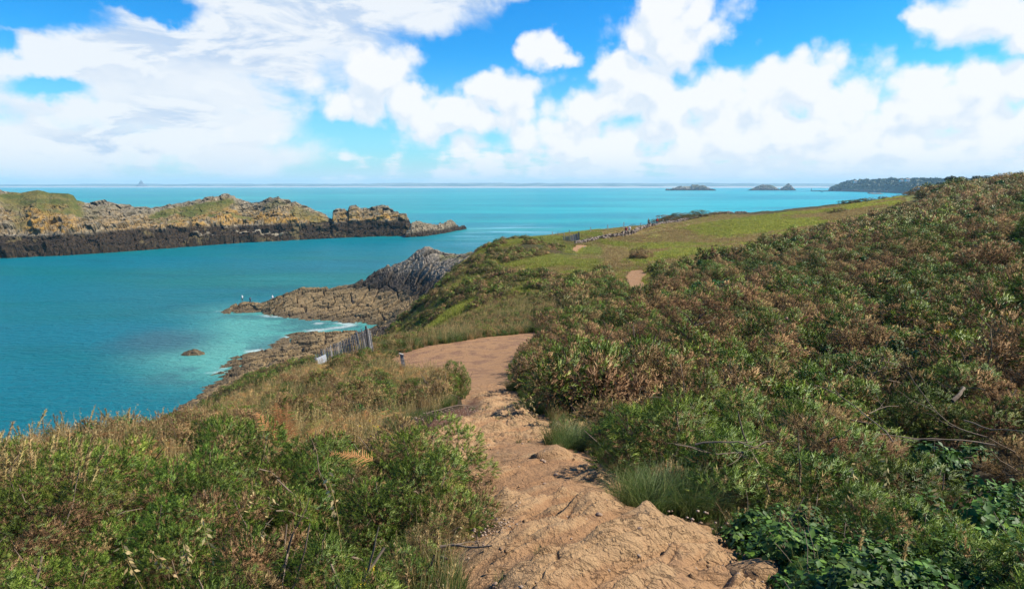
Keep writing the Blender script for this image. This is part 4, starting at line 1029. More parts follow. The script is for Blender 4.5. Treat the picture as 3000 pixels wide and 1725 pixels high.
def wooden_post():
    p = on(1186, 1088, 23.6); root = empty('wooden_post', p); tag(root, 'weathered grey post with slanting top leaning beside the trodden flat', 'post')
    V, F_ = boxes([((0, 0, .28), (.065, .055, .36), .2, (-.16, 0))]); V[4:, 2] += V[4:, 0]*-.35; part('shaft', V, F_, root, M_wood)
    V, F_ = boxes([((-.11, 0, .655), (.095, .075, .018), .2, (0, 0))]); V[:, 2] += -(V[:, 0]+.11)*.35; part('cap', V, F_, root, M_woodd)
    for z in (.30, .48):
        c = -.16*(z+.08); V, F_ = tube([(c+.08*math.cos(a), .07*math.sin(a), z) for a in np.linspace(0, 6.28, 13)], .007, .007, 4); part('wire_loop', V, F_, root, M_wire)
wooden_post()
def field_posts():
    rows = [(1618,700,115,11,0,'first from the left, short pale'),(1633,701,114,9,.1,'second from the left, thin brown'),(1653,702,113,9,0,'third from the left, low thin'),(1668,695,118,12,0,'fourth from the left, brownish'),
            (1730,689,124,14,0,'white one behind the slat fence'),(1780,683,129,14,0,'white one left of the walking pair'),(1827,681,132,17,0,'tallest, close left of the walking pair'),
            (1873,668,148,10,.35,'leaning white one left of the hikers'),(1905,664,152,12,0,'grey one between the two hikers'),(1942,657,160,13,0,'grey one right of the red hiker'),
            (1976,645,175,10,.35,'leaning white one below the knoll'),(2018,634,190,11,-.3,'leaning white one on the knoll'),(2005,640,185,9,0,'thin brown one on the knoll'),
            (1712,744,96,8,0,'short stake beside the bend of the path'),(1826,701,116,7,0,'short white one at the wall gap'),(1881,684,134,6,0,'tiny white one standing on the wall line')]
    for (u, v, Y, hp, ln, lab) in rows:
        p = on(u, v, Y); h = hp*Y/F*1.1; V, F_ = boxes([((0, 0, h/2-.1), (.06, .06, h/2+.1), .3, (ln, 0))])
        V[4:, 2] += np.array([.03, -.02, .03, -.02]); o = part('fence_post', V, F_, None, M_woodp if 'brown' not in lab else M_wood); o.location = p
        tag(o, 'field fence post, '+lab, 'post', 'fence posts along the cliff-top field')
field_posts()
def stone_wall():
    base = [(1686,722,102.5),(1720,716,106),(1760,708,111),(1800,702,115),(1850,697,120.5),(1880,688,128),(1920,681,137),(1960,672,150),(2010,662,163),(2100,645,185),(2180,634,200),(2240,628,212)]
    P = np.array([on(*b) for b in base]); d = np.concatenate([[0], np.cumsum(np.hypot(*np.diff(P[:, :2], axis=0).T))]); g = np.random.default_rng(4); V = []; F_ = []; o = 0
    cube = np.array([(x, y, z) for z in (-1, 1) for y in (-1, 1) for x in (-1, 1)], float)
    cf = np.array([(0, 2, 3, 1), (4, 5, 7, 6), (0, 1, 5, 4), (2, 6, 7, 3), (0, 4, 6, 2), (1, 3, 7, 5)])
    for i in range(1500):
        s = d[-1]*g.uniform(0, 1); c = np.array([np.interp(s, d, P[:, k]) for k in range(3)]); top = .25+.5*vnoise(s*.25, 0, 3)
        h = g.uniform(.10, .22, 3)*np.array([1.3, 1, .75]); z = g.uniform(0, 1)**.8*top
        a = g.uniform(-.5, .5)+math.atan2(P[1][1]-P[0][1], P[1][0]-P[0][0]); M = np.array([[math.cos(a), -math.sin(a), 0], [math.sin(a), math.cos(a), 0], [g.normal(0, .2), g.normal(0, .2), 1]])
        q = (cube*h*g.uniform(.7, 1.15, (8, 3)))@M.T+c+np.array([g.normal(0, .14), g.normal(0, .14), z]); V.append(q); F_.append(cf+o); o += 8
    V = np.concatenate(V)-P[0]; ob = link('stone_wall', mesh_np('stone_wall', V, np.concatenate(F_)), mats=[M_stone]); ob.location = P[0]
    tag(ob, 'low tumbled dry stone wall running between the green meadow and the dry cliff-top grass', 'wall')
stone_wall()

# ---- people
def skin_mesh(name, verts, edges, radii, parent, mat, root=0, sub=1):
    me = bpy.data.meshes.new(name); me.from_pydata([tuple(v) for v in verts], edges, []); me.update(); o = link(name, me, parent, [mat])
    m = o.modifiers.new('skin', 'SKIN'); m.use_smooth_shade = True
    lay = me.skin_vertices[0] if me.skin_vertices else None
    if lay is None:
        me.attributes.new; 
    return o, m
def limb_mesh(chains, parent, name, mat):
    """one continuous surface from tapered limbs that share joints (metaball-free: overlapping tubes remeshed)"""
    V = []; F_ = []; o = 0
    for (path, rad) in chains:
        path = np.array(path, float); n = len(path); T = np.gradient(path, axis=0); T, A, B = frame(T); r = np.array(rad)[:, None]
        S = 10; ring = np.stack([path+(A*math.cos(6.2832*j/S)+B*math.sin(6.2832*j/S))*r for j in range(S)], 1).reshape(-1, 3)
        V.append(ring); V.append(path[[0, -1]]+np.stack([-T[0]*rad[0]*.6, T[-1]*rad[-1]*.6])); c0 = n*S
        for i in range(n-1):
            for j in range(S): a = i*S+j; b = i*S+(j+1) % S; F_ += [(o+a, o+b, o+b+S), (o+a, o+b+S, o+a+S)]
        for j in range(S): F_.append((o+c0, o+(j+1) % S, o+j)); F_.append((o+c0+1, o+(n-1)*S+j, o+(n-1)*S+(j+1) % S))
        o += n*S+2
    me = mesh_np(name, np.concatenate(V), np.array(F_), smooth=True); ob = link(name, me, parent, [mat])
    m = ob.modifiers.new('fuse', 'REMESH'); m.mode = 'VOXEL'; m.voxel_size = .016; m.use_smooth_shade = True
    return ob
SKIN = simple('skin', (.50, .30, .20), .6, .05, 10); 
def cloth(c): return simple('cloth', c, .9, .12, 12)
def person(p, rz, label, top, bottom, hair, pose='stand', sleeves=False, shorts=False, pack=None, hat=None, lean=0.0, arm=0.15, h=1.72, group=None):
    root = empty('person', p, rz); tag(root, label, 'person', group); s = h/1.72
    hipz = .92 if pose != 'sit' else .22; k = lean
    def q(x, y, z): return ((x)*s, (y+k*(z-hipz) if z > hipz else y)*s, z*s)
    sh = hipz+.52; hd = hipz+.68
    legs = []
    for sg in (-1, 1):
        if pose == 'sit': legs.append([(sg*.09, 0, hipz), (sg*.13, .40, hipz+.22), (sg*.12, .62, .06), (sg*.12, .74, .03)])
        else:
            st = .16*sg if pose == 'walk' else .0
            legs.append([(sg*.09, 0, .92), (sg*.10, st*.5+.02, .50), (sg*.10, st, .09), (sg*.11, st+.13, .035)])
    lr = [.085, .058, .042, .035]
    arms = []
    for sg in (-1, 1):
        if arm > .5: a = [(sg*.17, 0, sh-.02), (sg*.26, .05, sh-.27), (sg*.12, .26, sh-.16)]
        else: a = [(sg*.17, 0, sh-.02), (sg*(.22+arm*.2), -.03, sh-.29), (sg*(.22+arm*.2), .08, sh-.53)]
        arms.append(a)
    ch = [([q(0, 0, hipz-.06), q(0, 0, hipz+.12), q(0, 0, hipz+.34), q(0, 0, sh-.02), q(0, 0, sh+.05)], [.14, .125, .15, .145, .06]),
          ([q(0, 0, sh), q(0, .01, sh+.10)], [.055, .05]), ([q(0, .02, hd-.10), q(0, .02, hd-.03), q(0, .012, hd+.05), q(0, .01, hd+.12)], [.055, .080, .088, .055]),
          ([q(0, .09, hd-.01), q(0, .118, hd-.025)], [.016, .012])]
    for L in legs: ch.append(([q(*c) for c in L], [x*s for x in lr]))
    for A_ in arms:
        ch.append(([q(*c) for c in A_], [.048*s, .038*s, .026*s])); e = np.array(A_[-1]); d = e-np.array(A_[-2]); d /= np.linalg.norm(d)
        ch.append(([q(*e), q(*(e+d*.09))], [.03, .033]))
        for f_ in range(4): b = e+d*.09+np.array([(f_-1.5)*.018, 0, 0]); ch.append(([q(*b), q(*(b+d*(.06+.01*(f_ % 2))+np.array([0, .015, 0])))], [.009, .008]))
        ch.append(([q(*(e+d*.03)), q(*(e+d*.07+np.array([0, .045, 0])))], [.011, .009]))
    limb_mesh(ch, root, 'body', SKIN)
    tp = [([q(0, 0, hipz+.0), q(0, 0, hipz+.14), q(0, 0, hipz+.34), q(0, 0, sh-.03), q(0, 0, sh+.04)], [.165, .15, .172, .165, .075])]
    for A_ in arms:
        a, b, c = [np.array(x) for x in A_]; e = c if sleeves else a+(b-a)*.7
        tp.append(([q(*a), q(*b), q(*(b+(c-b)*.85))], [.066, .056, .045]) if sleeves else ([q(*a), q(*e)], [.066, .060]))
    limb_mesh(tp, root, 'shirt', cloth(top))
    bt = [([q(0, 0, hipz-.08), q(0, 0, hipz+.06)], [.158, .160])]
    for L in legs:
        a, b, c = [np.array(x) for x in L[:3]]
        bt.append(([q(*a), q(*(a+(b-a)*.85))], [.105, .09]) if shorts else ([q(*a), q(*b), q(*(b+(c-b)*.9))], [.102, .076, .062]))
    limb_mesh(bt, root, 'shorts' if shorts else 'trousers', cloth(bottom))
    for L in legs: a, b = np.array(L[2]), np.array(L[3]); limb_mesh([([q(a[0], a[1]-.05, .05 if pose != 'sit' else a[2]-.01), q(b[0], b[1]+.03, .04)], [.052, .046])], root, 'shoe', cloth((.05, .05, .05)))
    limb_mesh([([q(0, -.02, hd-.02), q(0, -.025, hd+.06), q(0, 0, hd+.13)], [.082, .095, .07])], root, 'hat' if hat else 'hair', cloth(hat or hair))
    if pack: limb_mesh([([q(0, -.24, hipz+.14), q(0, -.25, hipz+.32), q(0, -.22, sh-.02)], [.13, .15, .12])], root, 'backpack', cloth(pack))
    return root
person(on(1833.5, 698, 119), math.pi*.9, 'person in crimson top and grey skirt, left of the walking pair by the stone wall', (.30, .02, .06), (.16, .14, .20), (.75, .6, .35), 'walk', shorts=True, h=1.66)
person(on(1843.5, 697, 120), math.pi*1.1, 'person in white jacket and black shorts, right of the walking pair by the stone wall', (.75, .76, .80), (.015, .015, .018), (.30, .14, .05), 'walk', sleeves=True, shorts=True, arm=.9)
person(on(1899, 668, 152), .4, 'hiker in cream shirt and hat with dark backpack on the dry cliff-top grass', (.62, .60, .45), (.05, .07, .09), (.3, .2, .1), 'walk', hat=(.55, .47, .33), pack=(.05, .06, .07), h=1.8)
person(on(1924.5, 664, 155), .2, 'hiker in bright red hooded jacket and jeans on the dry cliff-top grass', (.62, .02, .015), (.10, .20, .30), (.5, .02, .015), 'stand', sleeves=True, h=1.75)
for (u, v, Y, lab, top, bot, pose, kw) in [(710.5, 886, 182, 'angler in white shirt and cap standing nearest the tip of the rock platform', (.8, .82, .85), (.10, .10, .08), 'stand', dict(hat=(.8, .8, .8), h=1.75)),
        (734, 892, 180, 'angler in dark clothes leaning forward, second from the rock tip', (.14, .13, .17), (.03, .04, .09), 'walk', dict(lean=-.35)),
        (799, 878, 183.5, 'angler in white cap crouching on the crest of the rock platform', (.75, .72, .76), (.10, .06, .14), 'sit', dict(hat=(.8, .8, .8), lean=.3)),
        (1033, 875, 176, 'person in dark clothes walking in the middle of the rock platform', (.05, .065, .07), (.04, .045, .045), 'walk', dict(lean=-.1))]:
    p = at(u, v, Y); z = float(zs(p[0], p[1])); p[2] = z+.35
    person(p, .5 if lab[0] == 'a' else 2, lab, top, bot, (.06, .04, .03), pose, **kw)
ps = on(1463, 716, 111); ps[2] += .45
def slab():
    V = []; F_ = []; g = np.random.default_rng(3); n = 14
    for k, (r, z) in enumerate([(1.0, -.6), (1.06, .05), (1.0, .16), (.5, .24), (0.02, .28)]):
        for j in range(n): a = j*6.2832/n; V.append((1.45*r*math.cos(a)*(1+.1*math.sin(3*a)), .9*r*math.sin(a), z))
        if k:
            for j in range(n): a = (k-1)*n+j; b = (k-1)*n+(j+1) % n; F_.append((a, b, b+n, a+n))
    o = link('concrete_slab', mesh_np('concrete_slab', V, F_, smooth=True), mats=[M_slab]); o.location = ps-np.array([0, 0, .1]); tag(o, 'pale rounded concrete slab on the brow of the grassy cliff', 'slab')
slab()
person(ps+np.array([-.45, -.2, .12]), .15, 'person in white top sitting on the pale slab at the cliff brow', (.82, .84, .9), (.03, .05, .13), (.03, .035, .05), 'sit', sleeves=True, h=1.75, pack=(.82, .84, .9))
pk = on(2052, 634, 168); person(pk, .2, 'person in black sitting on the bare patch behind the knoll scrub', (.02, .02, .025), (.03, .03, .035), (.02, .02, .02), 'sit', sleeves=True)

# ---- boats
M_hull = simple('white hull', (.80, .82, .84), .4, .05, 1); M_hulld = simple('dark hull', (.05, .07, .12), .5, .1, 1); M_sail = simple('white sail', (.85, .87, .9), .8, .04, 1); M_cab = simple('cabin', (.45, .5, .55), .5, .1, 1)
def boat(u, v, L, label, mast=0, sail=False, dark=False, rz=.3):
    p = at_z(u, v, 0); root = empty('sailing_boat' if mast else 'motor_boat', p, rz); tag(root, label, 'boat', 'boats moored in the bay')
    st = []; W = L*.16; n = 9
    for i in range(n):
        t = i/(n-1); w = W*math.sin(min(1, (1-t)*1.6+.05)*math.pi/2)*(1 if t > .1 else .85); x = (t-.45)*L
        st += [(x, -w, .09*L+.03*L*t), (x, -w*.75, 0), (x, 0, -.05*L), (x, w*.75, 0), (x, w, .09*L+.03*L*t)]
    F_ = []
    for i in range(n-1):
        for k in range(4): a = i*5+k; F_.append((a, a+1, a+6, a+5))
        F_.append((i*5+4, i*5, i*5+5, i*5+9))
    F_.append((0, 4, 3, 1)); part('hull', np.array(st), np.array(F_), root, M_hulld if dark else M_hull)
    V, F3 = boxes([((-.05*L, 0, .14*L), (.16*L, W*.55, .06*L), 0, (.2, 0))]); part('cabin', V, F3, root, M_cab if not dark else M_hull)
    if mast:
        V, F3 = tube([(.05*L, 0, .08*L), (.05*L, 0, mast)], .09, .06, 6); part('mast', V, F3, root, M_wire)
        V, F3 = tube([(.05*L, 0, .2*L), (-.38*L, 0, .2*L)], .06, .05, 5); part('boom', V, F3, root, M_wire)
    if sail:
        V = np.array([(.04*L, .02, .22*L), (-.38*L, .02, .22*L), (.04*L, .02, mast), (-.2*L, .35, mast*.45)]); part('sail', V, np.array([(0, 1, 3), (1, 2, 3), (2, 0, 3)]), root, M_sail)
BO = [(1917,555.5,9,'lone white sailing boat with raised sail far out, left of the fort island',11,True,False),(2408,563,11,'dark yacht at anchor with tall bare mast off the wooded headland',15,False,True),(2432,606,8,'larger white motor boat showing just above the field edge',0,False,False),(2443,609,4,'small tender beside the boat at the field edge',0,False,False),
      (2572,593,6,'small white boat just above the long hedge',0,False,False),(2564,573.5,8,'white boat, leftmost of the moored cluster',0,False,False),(2567,577,6,'little white boat below the leftmost of the cluster',0,False,False),(2592,573,7,'white boat with reddish cabin in the left of the cluster',0,False,False),
      (2612,575,9,'bright white boat in the middle of the cluster',0,False,False),(2624,579,9,'long white boat lying lowest in the middle of the cluster',0,False,False),(2640,572,8,'white boat under the red shore rocks',0,False,False),(2648,575,7,'white boat right of the cluster centre',0,False,False),
      (2652,581,6,'small boat nearest the brown hillside',0,False,False),(2650,569,10,'yacht with bare mast close under the wooded shore',14,False,False),(2655,577,11,'dark yacht with mast at the right end of the cluster',15,False,True),(2552,567,7,'dark low boat left of the cluster',0,False,True),(2575,568,7,'dark low boat off the shore strip',0,False,True),(2524,565,9,'thin masted yacht left of the cluster',12,False,False)]
for b in BO: boat(b[0], b[1], b[2], b[3], b[4], b[5], b[6], rz=(b[0]*.37) % 3)

# ---- wooded headland across the bay
def wood_mat(name, a, b):
    n = material(name); P = n.objc(); n1 = n.noise(P, .012, 6, .65); n2 = n.noise(P, .06, 5, .6)
    c = n.mix(n.mapr(n1, .4, .62), a, b); c = n.mix(n.mapr(n2, .5, .7), c, (.02, .035, .012)); n.l.new(n.mix(n.attr('dark'), c, (.13, .085, .07)), n.b.inputs['Base Color']); n.b.inputs['Roughness'].default_value = 1
    return n.m
M_wd = wood_mat('wooded slope', (.025, .050, .018), (.075, .105, .03))
HF = [(2424,560),(2470,561),(2520,562.5),(2600,565),(2680,569),(2760,573),(2860,577),(3100,585),(3400,590)]
HT = [(2424,559),(2440,553),(2455,547),(2480,539),(2500,536),(2540,533),(2600,530),(2700,528),(2800,529),(2900,529),(3100,531),(3400,532)]
hd_ = ridge_island('headland', None, HF, HT, lambda u: np.interp(u, [2424, 2500, 2700, 3100, 3400], [60, 260, 330, 350, 350]), M_wd, lambda u: u*0+1, lambda u: u*0, 10, nu=500, nt=60, cell=6, rel=.4, seed=12)
hd_['kind'] = 'structure'
for k in ('label', 'category'):
    if k in hd_: del hd_[k]
def crown_cloud(V_, N_, seed, s, mat, name):
    g = np.random.default_rng(seed); parts = []
    for (c, r) in zip(V_, N_):
        n = 60; d = g.normal(0, 1, (n, 3)); d[:, 2] = np.abs(d[:, 2])*.9-.2; d /= np.linalg.norm(d, axis=1, keepdims=True)
        P = c+d*np.array([r, r, r*.8])*g.uniform(.7, 1.05, (n, 1)); V, rr = sprigs(P, d, 3, r*.1, r*s, r*s*.9, g, 1.2); parts.append((V, tris(V), rr*.7, 0))
    return to_mesh(name, parts, [])
M_crown = leaf_mat('tree foliage', [(0, (.020, .036, .010)), (.6, (.045, .070, .018)), (1, (.09, .115, .03))], trans=.1)
M_bark = simple('bark', (.10, .075, .055), .9, .3, 3)
def far_wood():
    g = np.random.default_rng(8); C = []; Rr = []
    FU = np.array([h[0] for h in HF]); 
    for i in range(520):
        u = g.uniform(2436, 2960); t = g.uniform(.25, 1.05) if g.uniform() < .6 else 1.0
        f = at_z(u, np.interp(u, FU, [h[1] for h in HF])); dep = np.interp(u, [2424, 2500, 2700, 3100], [60, 260, 330, 350]); r_ = at(u, np.interp(u, [h[0] for h in HT], [h[1] for h in HT]), f[1]+dep)
        prof = np.interp(t, [0, .07, .25, .34, .55, .72, .9, 1, 1.05], [0, .16, .30, .52, .62, .78, .92, 1.0, 1]); p = f+(r_-f)*t; p[2] = r_[2]*prof
        r = g.uniform(5, 11)*p[1]/3300*(1.25 if u < 2560 or g.uniform() < .1 else 1); C.append(p+np.array([0, 0, r*.15])); Rr.append(r)
    O = C[0].copy(); o = link('woodland', crown_cloud([c-O for c in C], Rr, 9, .55, None, 'woodland'), mats=[M_crown]); o.location = O; tag(o, kind='stuff')
far_wood()
def house(u, v, Y, w, label, rz=.2):
    p = at(u, v, Y); root = empty('house', p, rz); tag(root, label, 'house', None)
    V, F_ = boxes([((0, 0, 0), (w/2, w*.3, w*.24), 0, (0, 0))]); part('wall', V, F_, root, M_white)
    h = w*.24; V = np.array([(-w*.53, -w*.33, h), (w*.53, -w*.33, h), (w*.53, w*.33, h), (-w*.53, w*.33, h), (-w*.53, 0, h+w*.26), (w*.53, 0, h+w*.26)]); r = part('roof', V, np.array([(0, 1, 5), (0, 5, 4), (2, 3, 4), (2, 4, 5), (0, 4, 3), (1, 2, 5), (0, 3, 2), (0, 2, 1)]), root, M_stone)
    V, F_ = boxes([((w*.42, 0, h+w*.28), (w*.05, w*.05, w*.1), 0, (0, 0))]); part('chimney', V, F_, r, M_stone)
    for x in (-.28, 0, .28): V, F_ = boxes([((x*w, -w*.302, 0), (w*.06, .05, w*.09), 0, (0, 0))]); part('window', V, F_, root, M_cab)
house(2505, 533.5, 3290, 16, 'grey-roofed house at the left end of the wooded headland'); house(2658, 529, 2650, 17, 'white house among the trees near the middle of the wooded headland'); house(2640, 530, 2700, 14, 'small pale house left of the white house on the headland')
def jetty():
    a, b = at_z(2376, 560.2), at_z(2430, 560.8); V, F_ = tube([a-a+np.array([0, 0, 2]), b-a+np.array([0, 0, 2])], 4, 4, 6); V[:, 2] = np.clip(V[:, 2], -2, 4); root = empty('jetty', a); tag(root, 'thin dark jetty with an end beacon reaching left from the headland', 'jetty')
    part('pier', V, F_, root, M_stone); V, F_ = tube([(1, 0, 0), (1, 0, 17)], 1.6, 1.0, 8); part('beacon', V, F_, root, M_hulld)
jetty()
def reef():
    n = 0
    for (u, v, w) in [(2556,567.5,30),(2572,568.3,44),(2546,566.8,16)]:
        p = at_z(u, v); g = np.random.default_rng(u); V = []; F_ = []; m = 12
        for k, (r, z) in enumerate([(1, -1), (.8, 2), (.4, 3.6), (.05, 4)]):
            for j in range(m): a = j*6.2832/m; V.append((w/2*r*math.cos(a)*g.uniform(.8, 1.2), 5*r*math.sin(a), z*g.uniform(.6, 1.2)))
            if k:
                for j in range(m): a = (k-1)*m+j; b = (k-1)*m+(j+1) % m; F_.append((a, b, b+m, a+m))
        o = link('reef_rock', mesh_np('reef_rock', V, F_), mats=[M_stone]); o.location = p; tag(o, ['low dark reef rock left of the boats, middle of three', 'longest low dark reef rock left of the boats', 'smallest low dark reef rock left of the boats'][n], 'rock', 'reef rocks off the headland'); n += 1
reef()

# ---- trees and big shrubs
def tree(u, vb, Y, w, h, label, kind='round', n=260, base=None):
    p = at(u, vb, Y) if base is None else base; root = empty('pine_tree' if kind != 'round' else 'tree', p); tag(root, label, 'tree'); g = np.random.default_rng(int(u))
    V, F_ = tube(wander(g, (0, 0, -2), (0, .05, 1), h*.8+2, 7, .06), h*.05, h*.02, 7); part('trunk', V, F_, root, M_bark)
    if kind == 'umbrella': lob = [(g.uniform(-.42, .42)*w, g.uniform(-.3, .3)*w, h*g.uniform(.66, .86), w*.17, h*.13) for _ in range(9)]
    elif kind == 'cone': lob = [(0, 0, h*(.3+.11*k), w*(.5-.075*k), h*.1) for k in range(6)]
    else: lob = [(g.uniform(-.36, .36)*w, g.uniform(-.3, .3)*w, h*g.uniform(.35, .8), w*.2, h*.22) for _ in range(14)]
    for i in range(5):
        l = lob[i % len(lob)]; V, F_ = tube([(0, 0, h*.45), (l[0]*.5, l[1]*.5, h*.5+.3*(l[2]-h*.5)), l[:3]], h*.018, h*.008, 5); part('branch', V, F_, root, M_bark)
    P, N = lobe_pts(g, lob, n); V, r = sprigs(P, N, 7, w*.04, w*.05, w*.02, g); link('crown', to_mesh('crown', [(V, tris(V), np.clip(r*.8, 0, 1), 0)], [M_crown]), root)
    return root
tree(2981, 526, 150, 2.0, 1.6, 'flat-topped pine alone on the hill crest at the far right', 'umbrella', 420)
tree(2852, 528, 190, 1.1, 1.5, 'small pointed conifer on the hill crest', 'cone', 260)
tree(2918, 527, 170, 2.6, .9, 'low spreading dark tree on the crest between the conifer and the flat pine', 'round', 420)
tree(2800, 546, 230, 7, 3.4, 'broad dark tree behind the hill crest, left of the small conifer', 'round', 700); tree(2760, 552, 230, 4, 2.0, 'lower dark tree at the left foot of the broad dark tree', 'round', 420)
tree(2870, 531, 230, 6, 1.7, 'rounded tree showing its top right of the small conifer', 'round', 420)
def shrub(u, v, Y, w, h, label, pal=G3, brown=.2, n=900, dpt=1.0, nm='shrub', seed=1, z=None):
    p = on(u, v, Y); 
    if z is not None: p[2] = z
    me = to_mesh(nm, bush(seed+int(u), .5, 1.0, 44, int(n*1.4), 8, .05, .035, .012, brown=brown, lr=(.22, .36), tw=0, low=True), pal); o = link(nm, me); o.location = p-np.array([0, 0, .1*h]); o.scale = (w, w*dpt, h); tag(o, label, 'shrub'); return o
shrub(1880, 785, 74, 2.9, 1.9, 'dark olive rounded shrub at the bend where the path disappears', O3, .5, 1400)
shrub(1985, 640, 166, 11, 3.0, 'left brown-green scrub mound on the knoll above the sea', O3, .45, 1500, .5)
shrub(2050, 632, 172, 9, 2.6, 'dark middle scrub mound on the knoll above the sea', O3, .35, 1300, .5)
shrub(2110, 634, 178, 5, 1.4, 'small reddish bush at the right end of the knoll', O3, .8, 800, .6)
shrub(1945, 650, 160, 7, 2.2, 'grey-brown scrub on the slope left of the knoll', O3, .6, 900, .6)
shrub(1850, 665, 158, 4, 1.5, 'light green bush on the cliff edge behind the walking pair', O3, .05, 900, .6)
shrub(2515, 606, 158, 8.5, 2.0, 'long flat-topped green hedge at the upper edge of the meadow', O3, .1, 1500, .35)
shrub(2592, 598, 158, 3.4, 1.6, 'rounded green bush right of the long hedge', O3, .15, 800, .6)
shrub(2632, 596, 158, 3.0, 1.1, 'brownish bush right of the rounded one at the meadow edge', O3, .6, 700, .6)
shrub(2455, 632, 125, 4.2, 1.7, 'brown-green bush standing alone in the dry part of the meadow', O3, .3, 1000, .5)
shrub(2421, 612, 158, 1.2, .7, 'tiny dark bush at the sea edge of the meadow', O3, .4, 300, .6)
shrub(2680, 580, 158, 5.5, 1.6, 'reddish-brown heath bush where the hill meets the bay', O3, .85, 900, .5)
for (u, v, Y, w, h, lab, b) in [(1560, 745, 86, 3.6, 1.5, 'dark green bush low on the grassy hump, nearest the small slat fence', .1), (1520, 765, 80, 4.0, 1.4, 'dark bush on the flank of the grassy hump', .15), (1590, 800, 66, 3.2, 1.0, 'low green bush on the hump right of the gully', .1),
      (1480, 790, 74, 3.0, 1.1, 'brown and green bush in the gully of the hump', .5), (1440, 830, 68, 2.6, .9, 'brown bush low in the gully of the hump', .7), (1500, 850, 56, 2.2, .8, 'dark bush below the hump', .3), (1660, 728, 100, 2.6, .9, 'vivid green bush at the foot of the small slat fence', 0)]:
    shrub(u, v, Y, w, h, lab, O3 if b < .5 else G3, b, 700, .8)

def dead_tree():
    p = on(2025, 985, 17.5); root = empty('dead_gorse_tree', p); tag(root, 'tall brown dead gorse on a bare crooked trunk standing above the slope', 'dead gorse'); g = np.random.default_rng(5)
    tr = np.array([(0, 0, -.1), (.06, 0, .35), (-.03, 0, .75), (.05, 0, 1.1), (.22, 0, 1.35), (.4, 0, 1.5)]); V, F_ = tube(tr, .055, .025, 7); part('trunk', V, F_, root, M_twig)
    for (a, d, L) in [((-.02, 0, .7), (-1, .2, .8), .9), ((.05, 0, 1.1), (-.6, -.2, 1), .8), ((.05, 0, 1.05), (.9, .1, .5), 1.0), ((.22, 0, 1.3), (.2, .3, 1), .5), ((.05, 0, .3), (1, -.3, .35), 1.0)]:
        V, F_ = tube(wander(g, a, d, L, 8, .2), .028, .008, 5); part('branch', V, F_, root, M_twig)
    lob = [(g.uniform(-.75, 1.0), g.uniform(-.45, .45), g.uniform(.85, 1.75), g.uniform(.16, .30), g.uniform(.14, .24)) for _ in range(22)]
    P, N = lobe_pts(g, lob, 1500); V, r = sprigs(P, N, 14, .06, .038, .008, g); link('foliage', to_mesh('foliage', [(V, tris(V), r*.7, 0)], [M_brown]), root)
dead_tree()
def hand_bush(name, u, v, Y, s, label, key, idx, branches=0, cat='gorse bush', zs_=1.0, dz=0):
    p = on(u, v, Y); root = empty(name, p-np.array([0, 0, .06-dz])); tag(root, label, cat); o = link('foliage', PROT[key][idx % len(PROT[key])], root); o.scale = (s, s, s*zs_); o.rotation_euler = (0, 0, u*.01)
    g = np.random.default_rng(int(u+v))
    for i in range(branches):
        V, F_ = tube(wander(g, (g.uniform(-.1, .1), g.uniform(-.1, .1), 0), (g.normal(0, 1), g.normal(-.4, .8), g.uniform(.3, 1.2)), .7*s, 8, .22), .011, .005, 6); part('branch', V, F_, root, M_twig)
    return root
FG = [(1130, 1440, 3.7, .74, 'green gorse bush bulging over the left edge of the rocky path'), (960, 1400, 4.2, 1.0, 'tall green gorse hummock left of the bush that overhangs the path'), (680, 1400, 4.2, 1.0, 'green gorse hummock behind the pale oat stalks'), (1130, 1620, 2.7, .55, 'low green gorse at the bottom beside the path edge'),
      (900, 1600, 2.8, .65, 'deep green gorse mound above the crossing bare branches'), (400, 1460, 3.5, .85, 'green gorse mound in the left foreground'), (160, 1560, 2.9, .7, 'green gorse mound near the lower left corner'), (520, 1600, 2.7, .55, 'green gorse with brown tips at the bottom left'), (840, 1340, 4.9, .95, 'green gorse crest below the rust-brown ferns')]
for i, (u, v, Y, s, lab) in enumerate(FG): hand_bush('gorse_bush', u, v, Y, s, lab, 'gorse_near', [0, 1, 4, 0, 1, 4, 0, 2, 1][i], 3)
DG = [(330, 1400, 4.1, .75, 'brown dead gorse dome behind the left foreground'), (30, 1480, 3.3, .7, 'brown dead gorse at the left edge of the picture'), (300, 1650, 2.5, .4, 'pale brown dead gorse tuft at the bottom left'), (1290, 1560, 3.1, .35, 'orange-brown dead gorse sprig patch on the bush by the path')]
for i, (u, v, Y, s, lab) in enumerate(DG): hand_bush('dead_gorse_bush', u, v, Y, s, lab, 'dead_near', i, 2, 'dead gorse', 1.0, .15 if i == 3 else 0)
hand_bush('dead_gorse_bush', 1275, 1160, 13.6, 1.25, 'straggly dead gorse on the bank where the path bends', 'dead_near', 1, 8, 'dead gorse', 1.1); hand_bush('gorse_bush', 1335, 1140, 14.4, .75, 'upright green gorse tuft topping the dead gorse on the bank', 'gorse_near', 0, 2, 'gorse bush', 1.5, .2)
hand_bush('gorse_bush', 1215, 1140, 15.2, .8, 'low olive gorse behind the dead gorse on the bank', 'gorse_near', 2, 2)
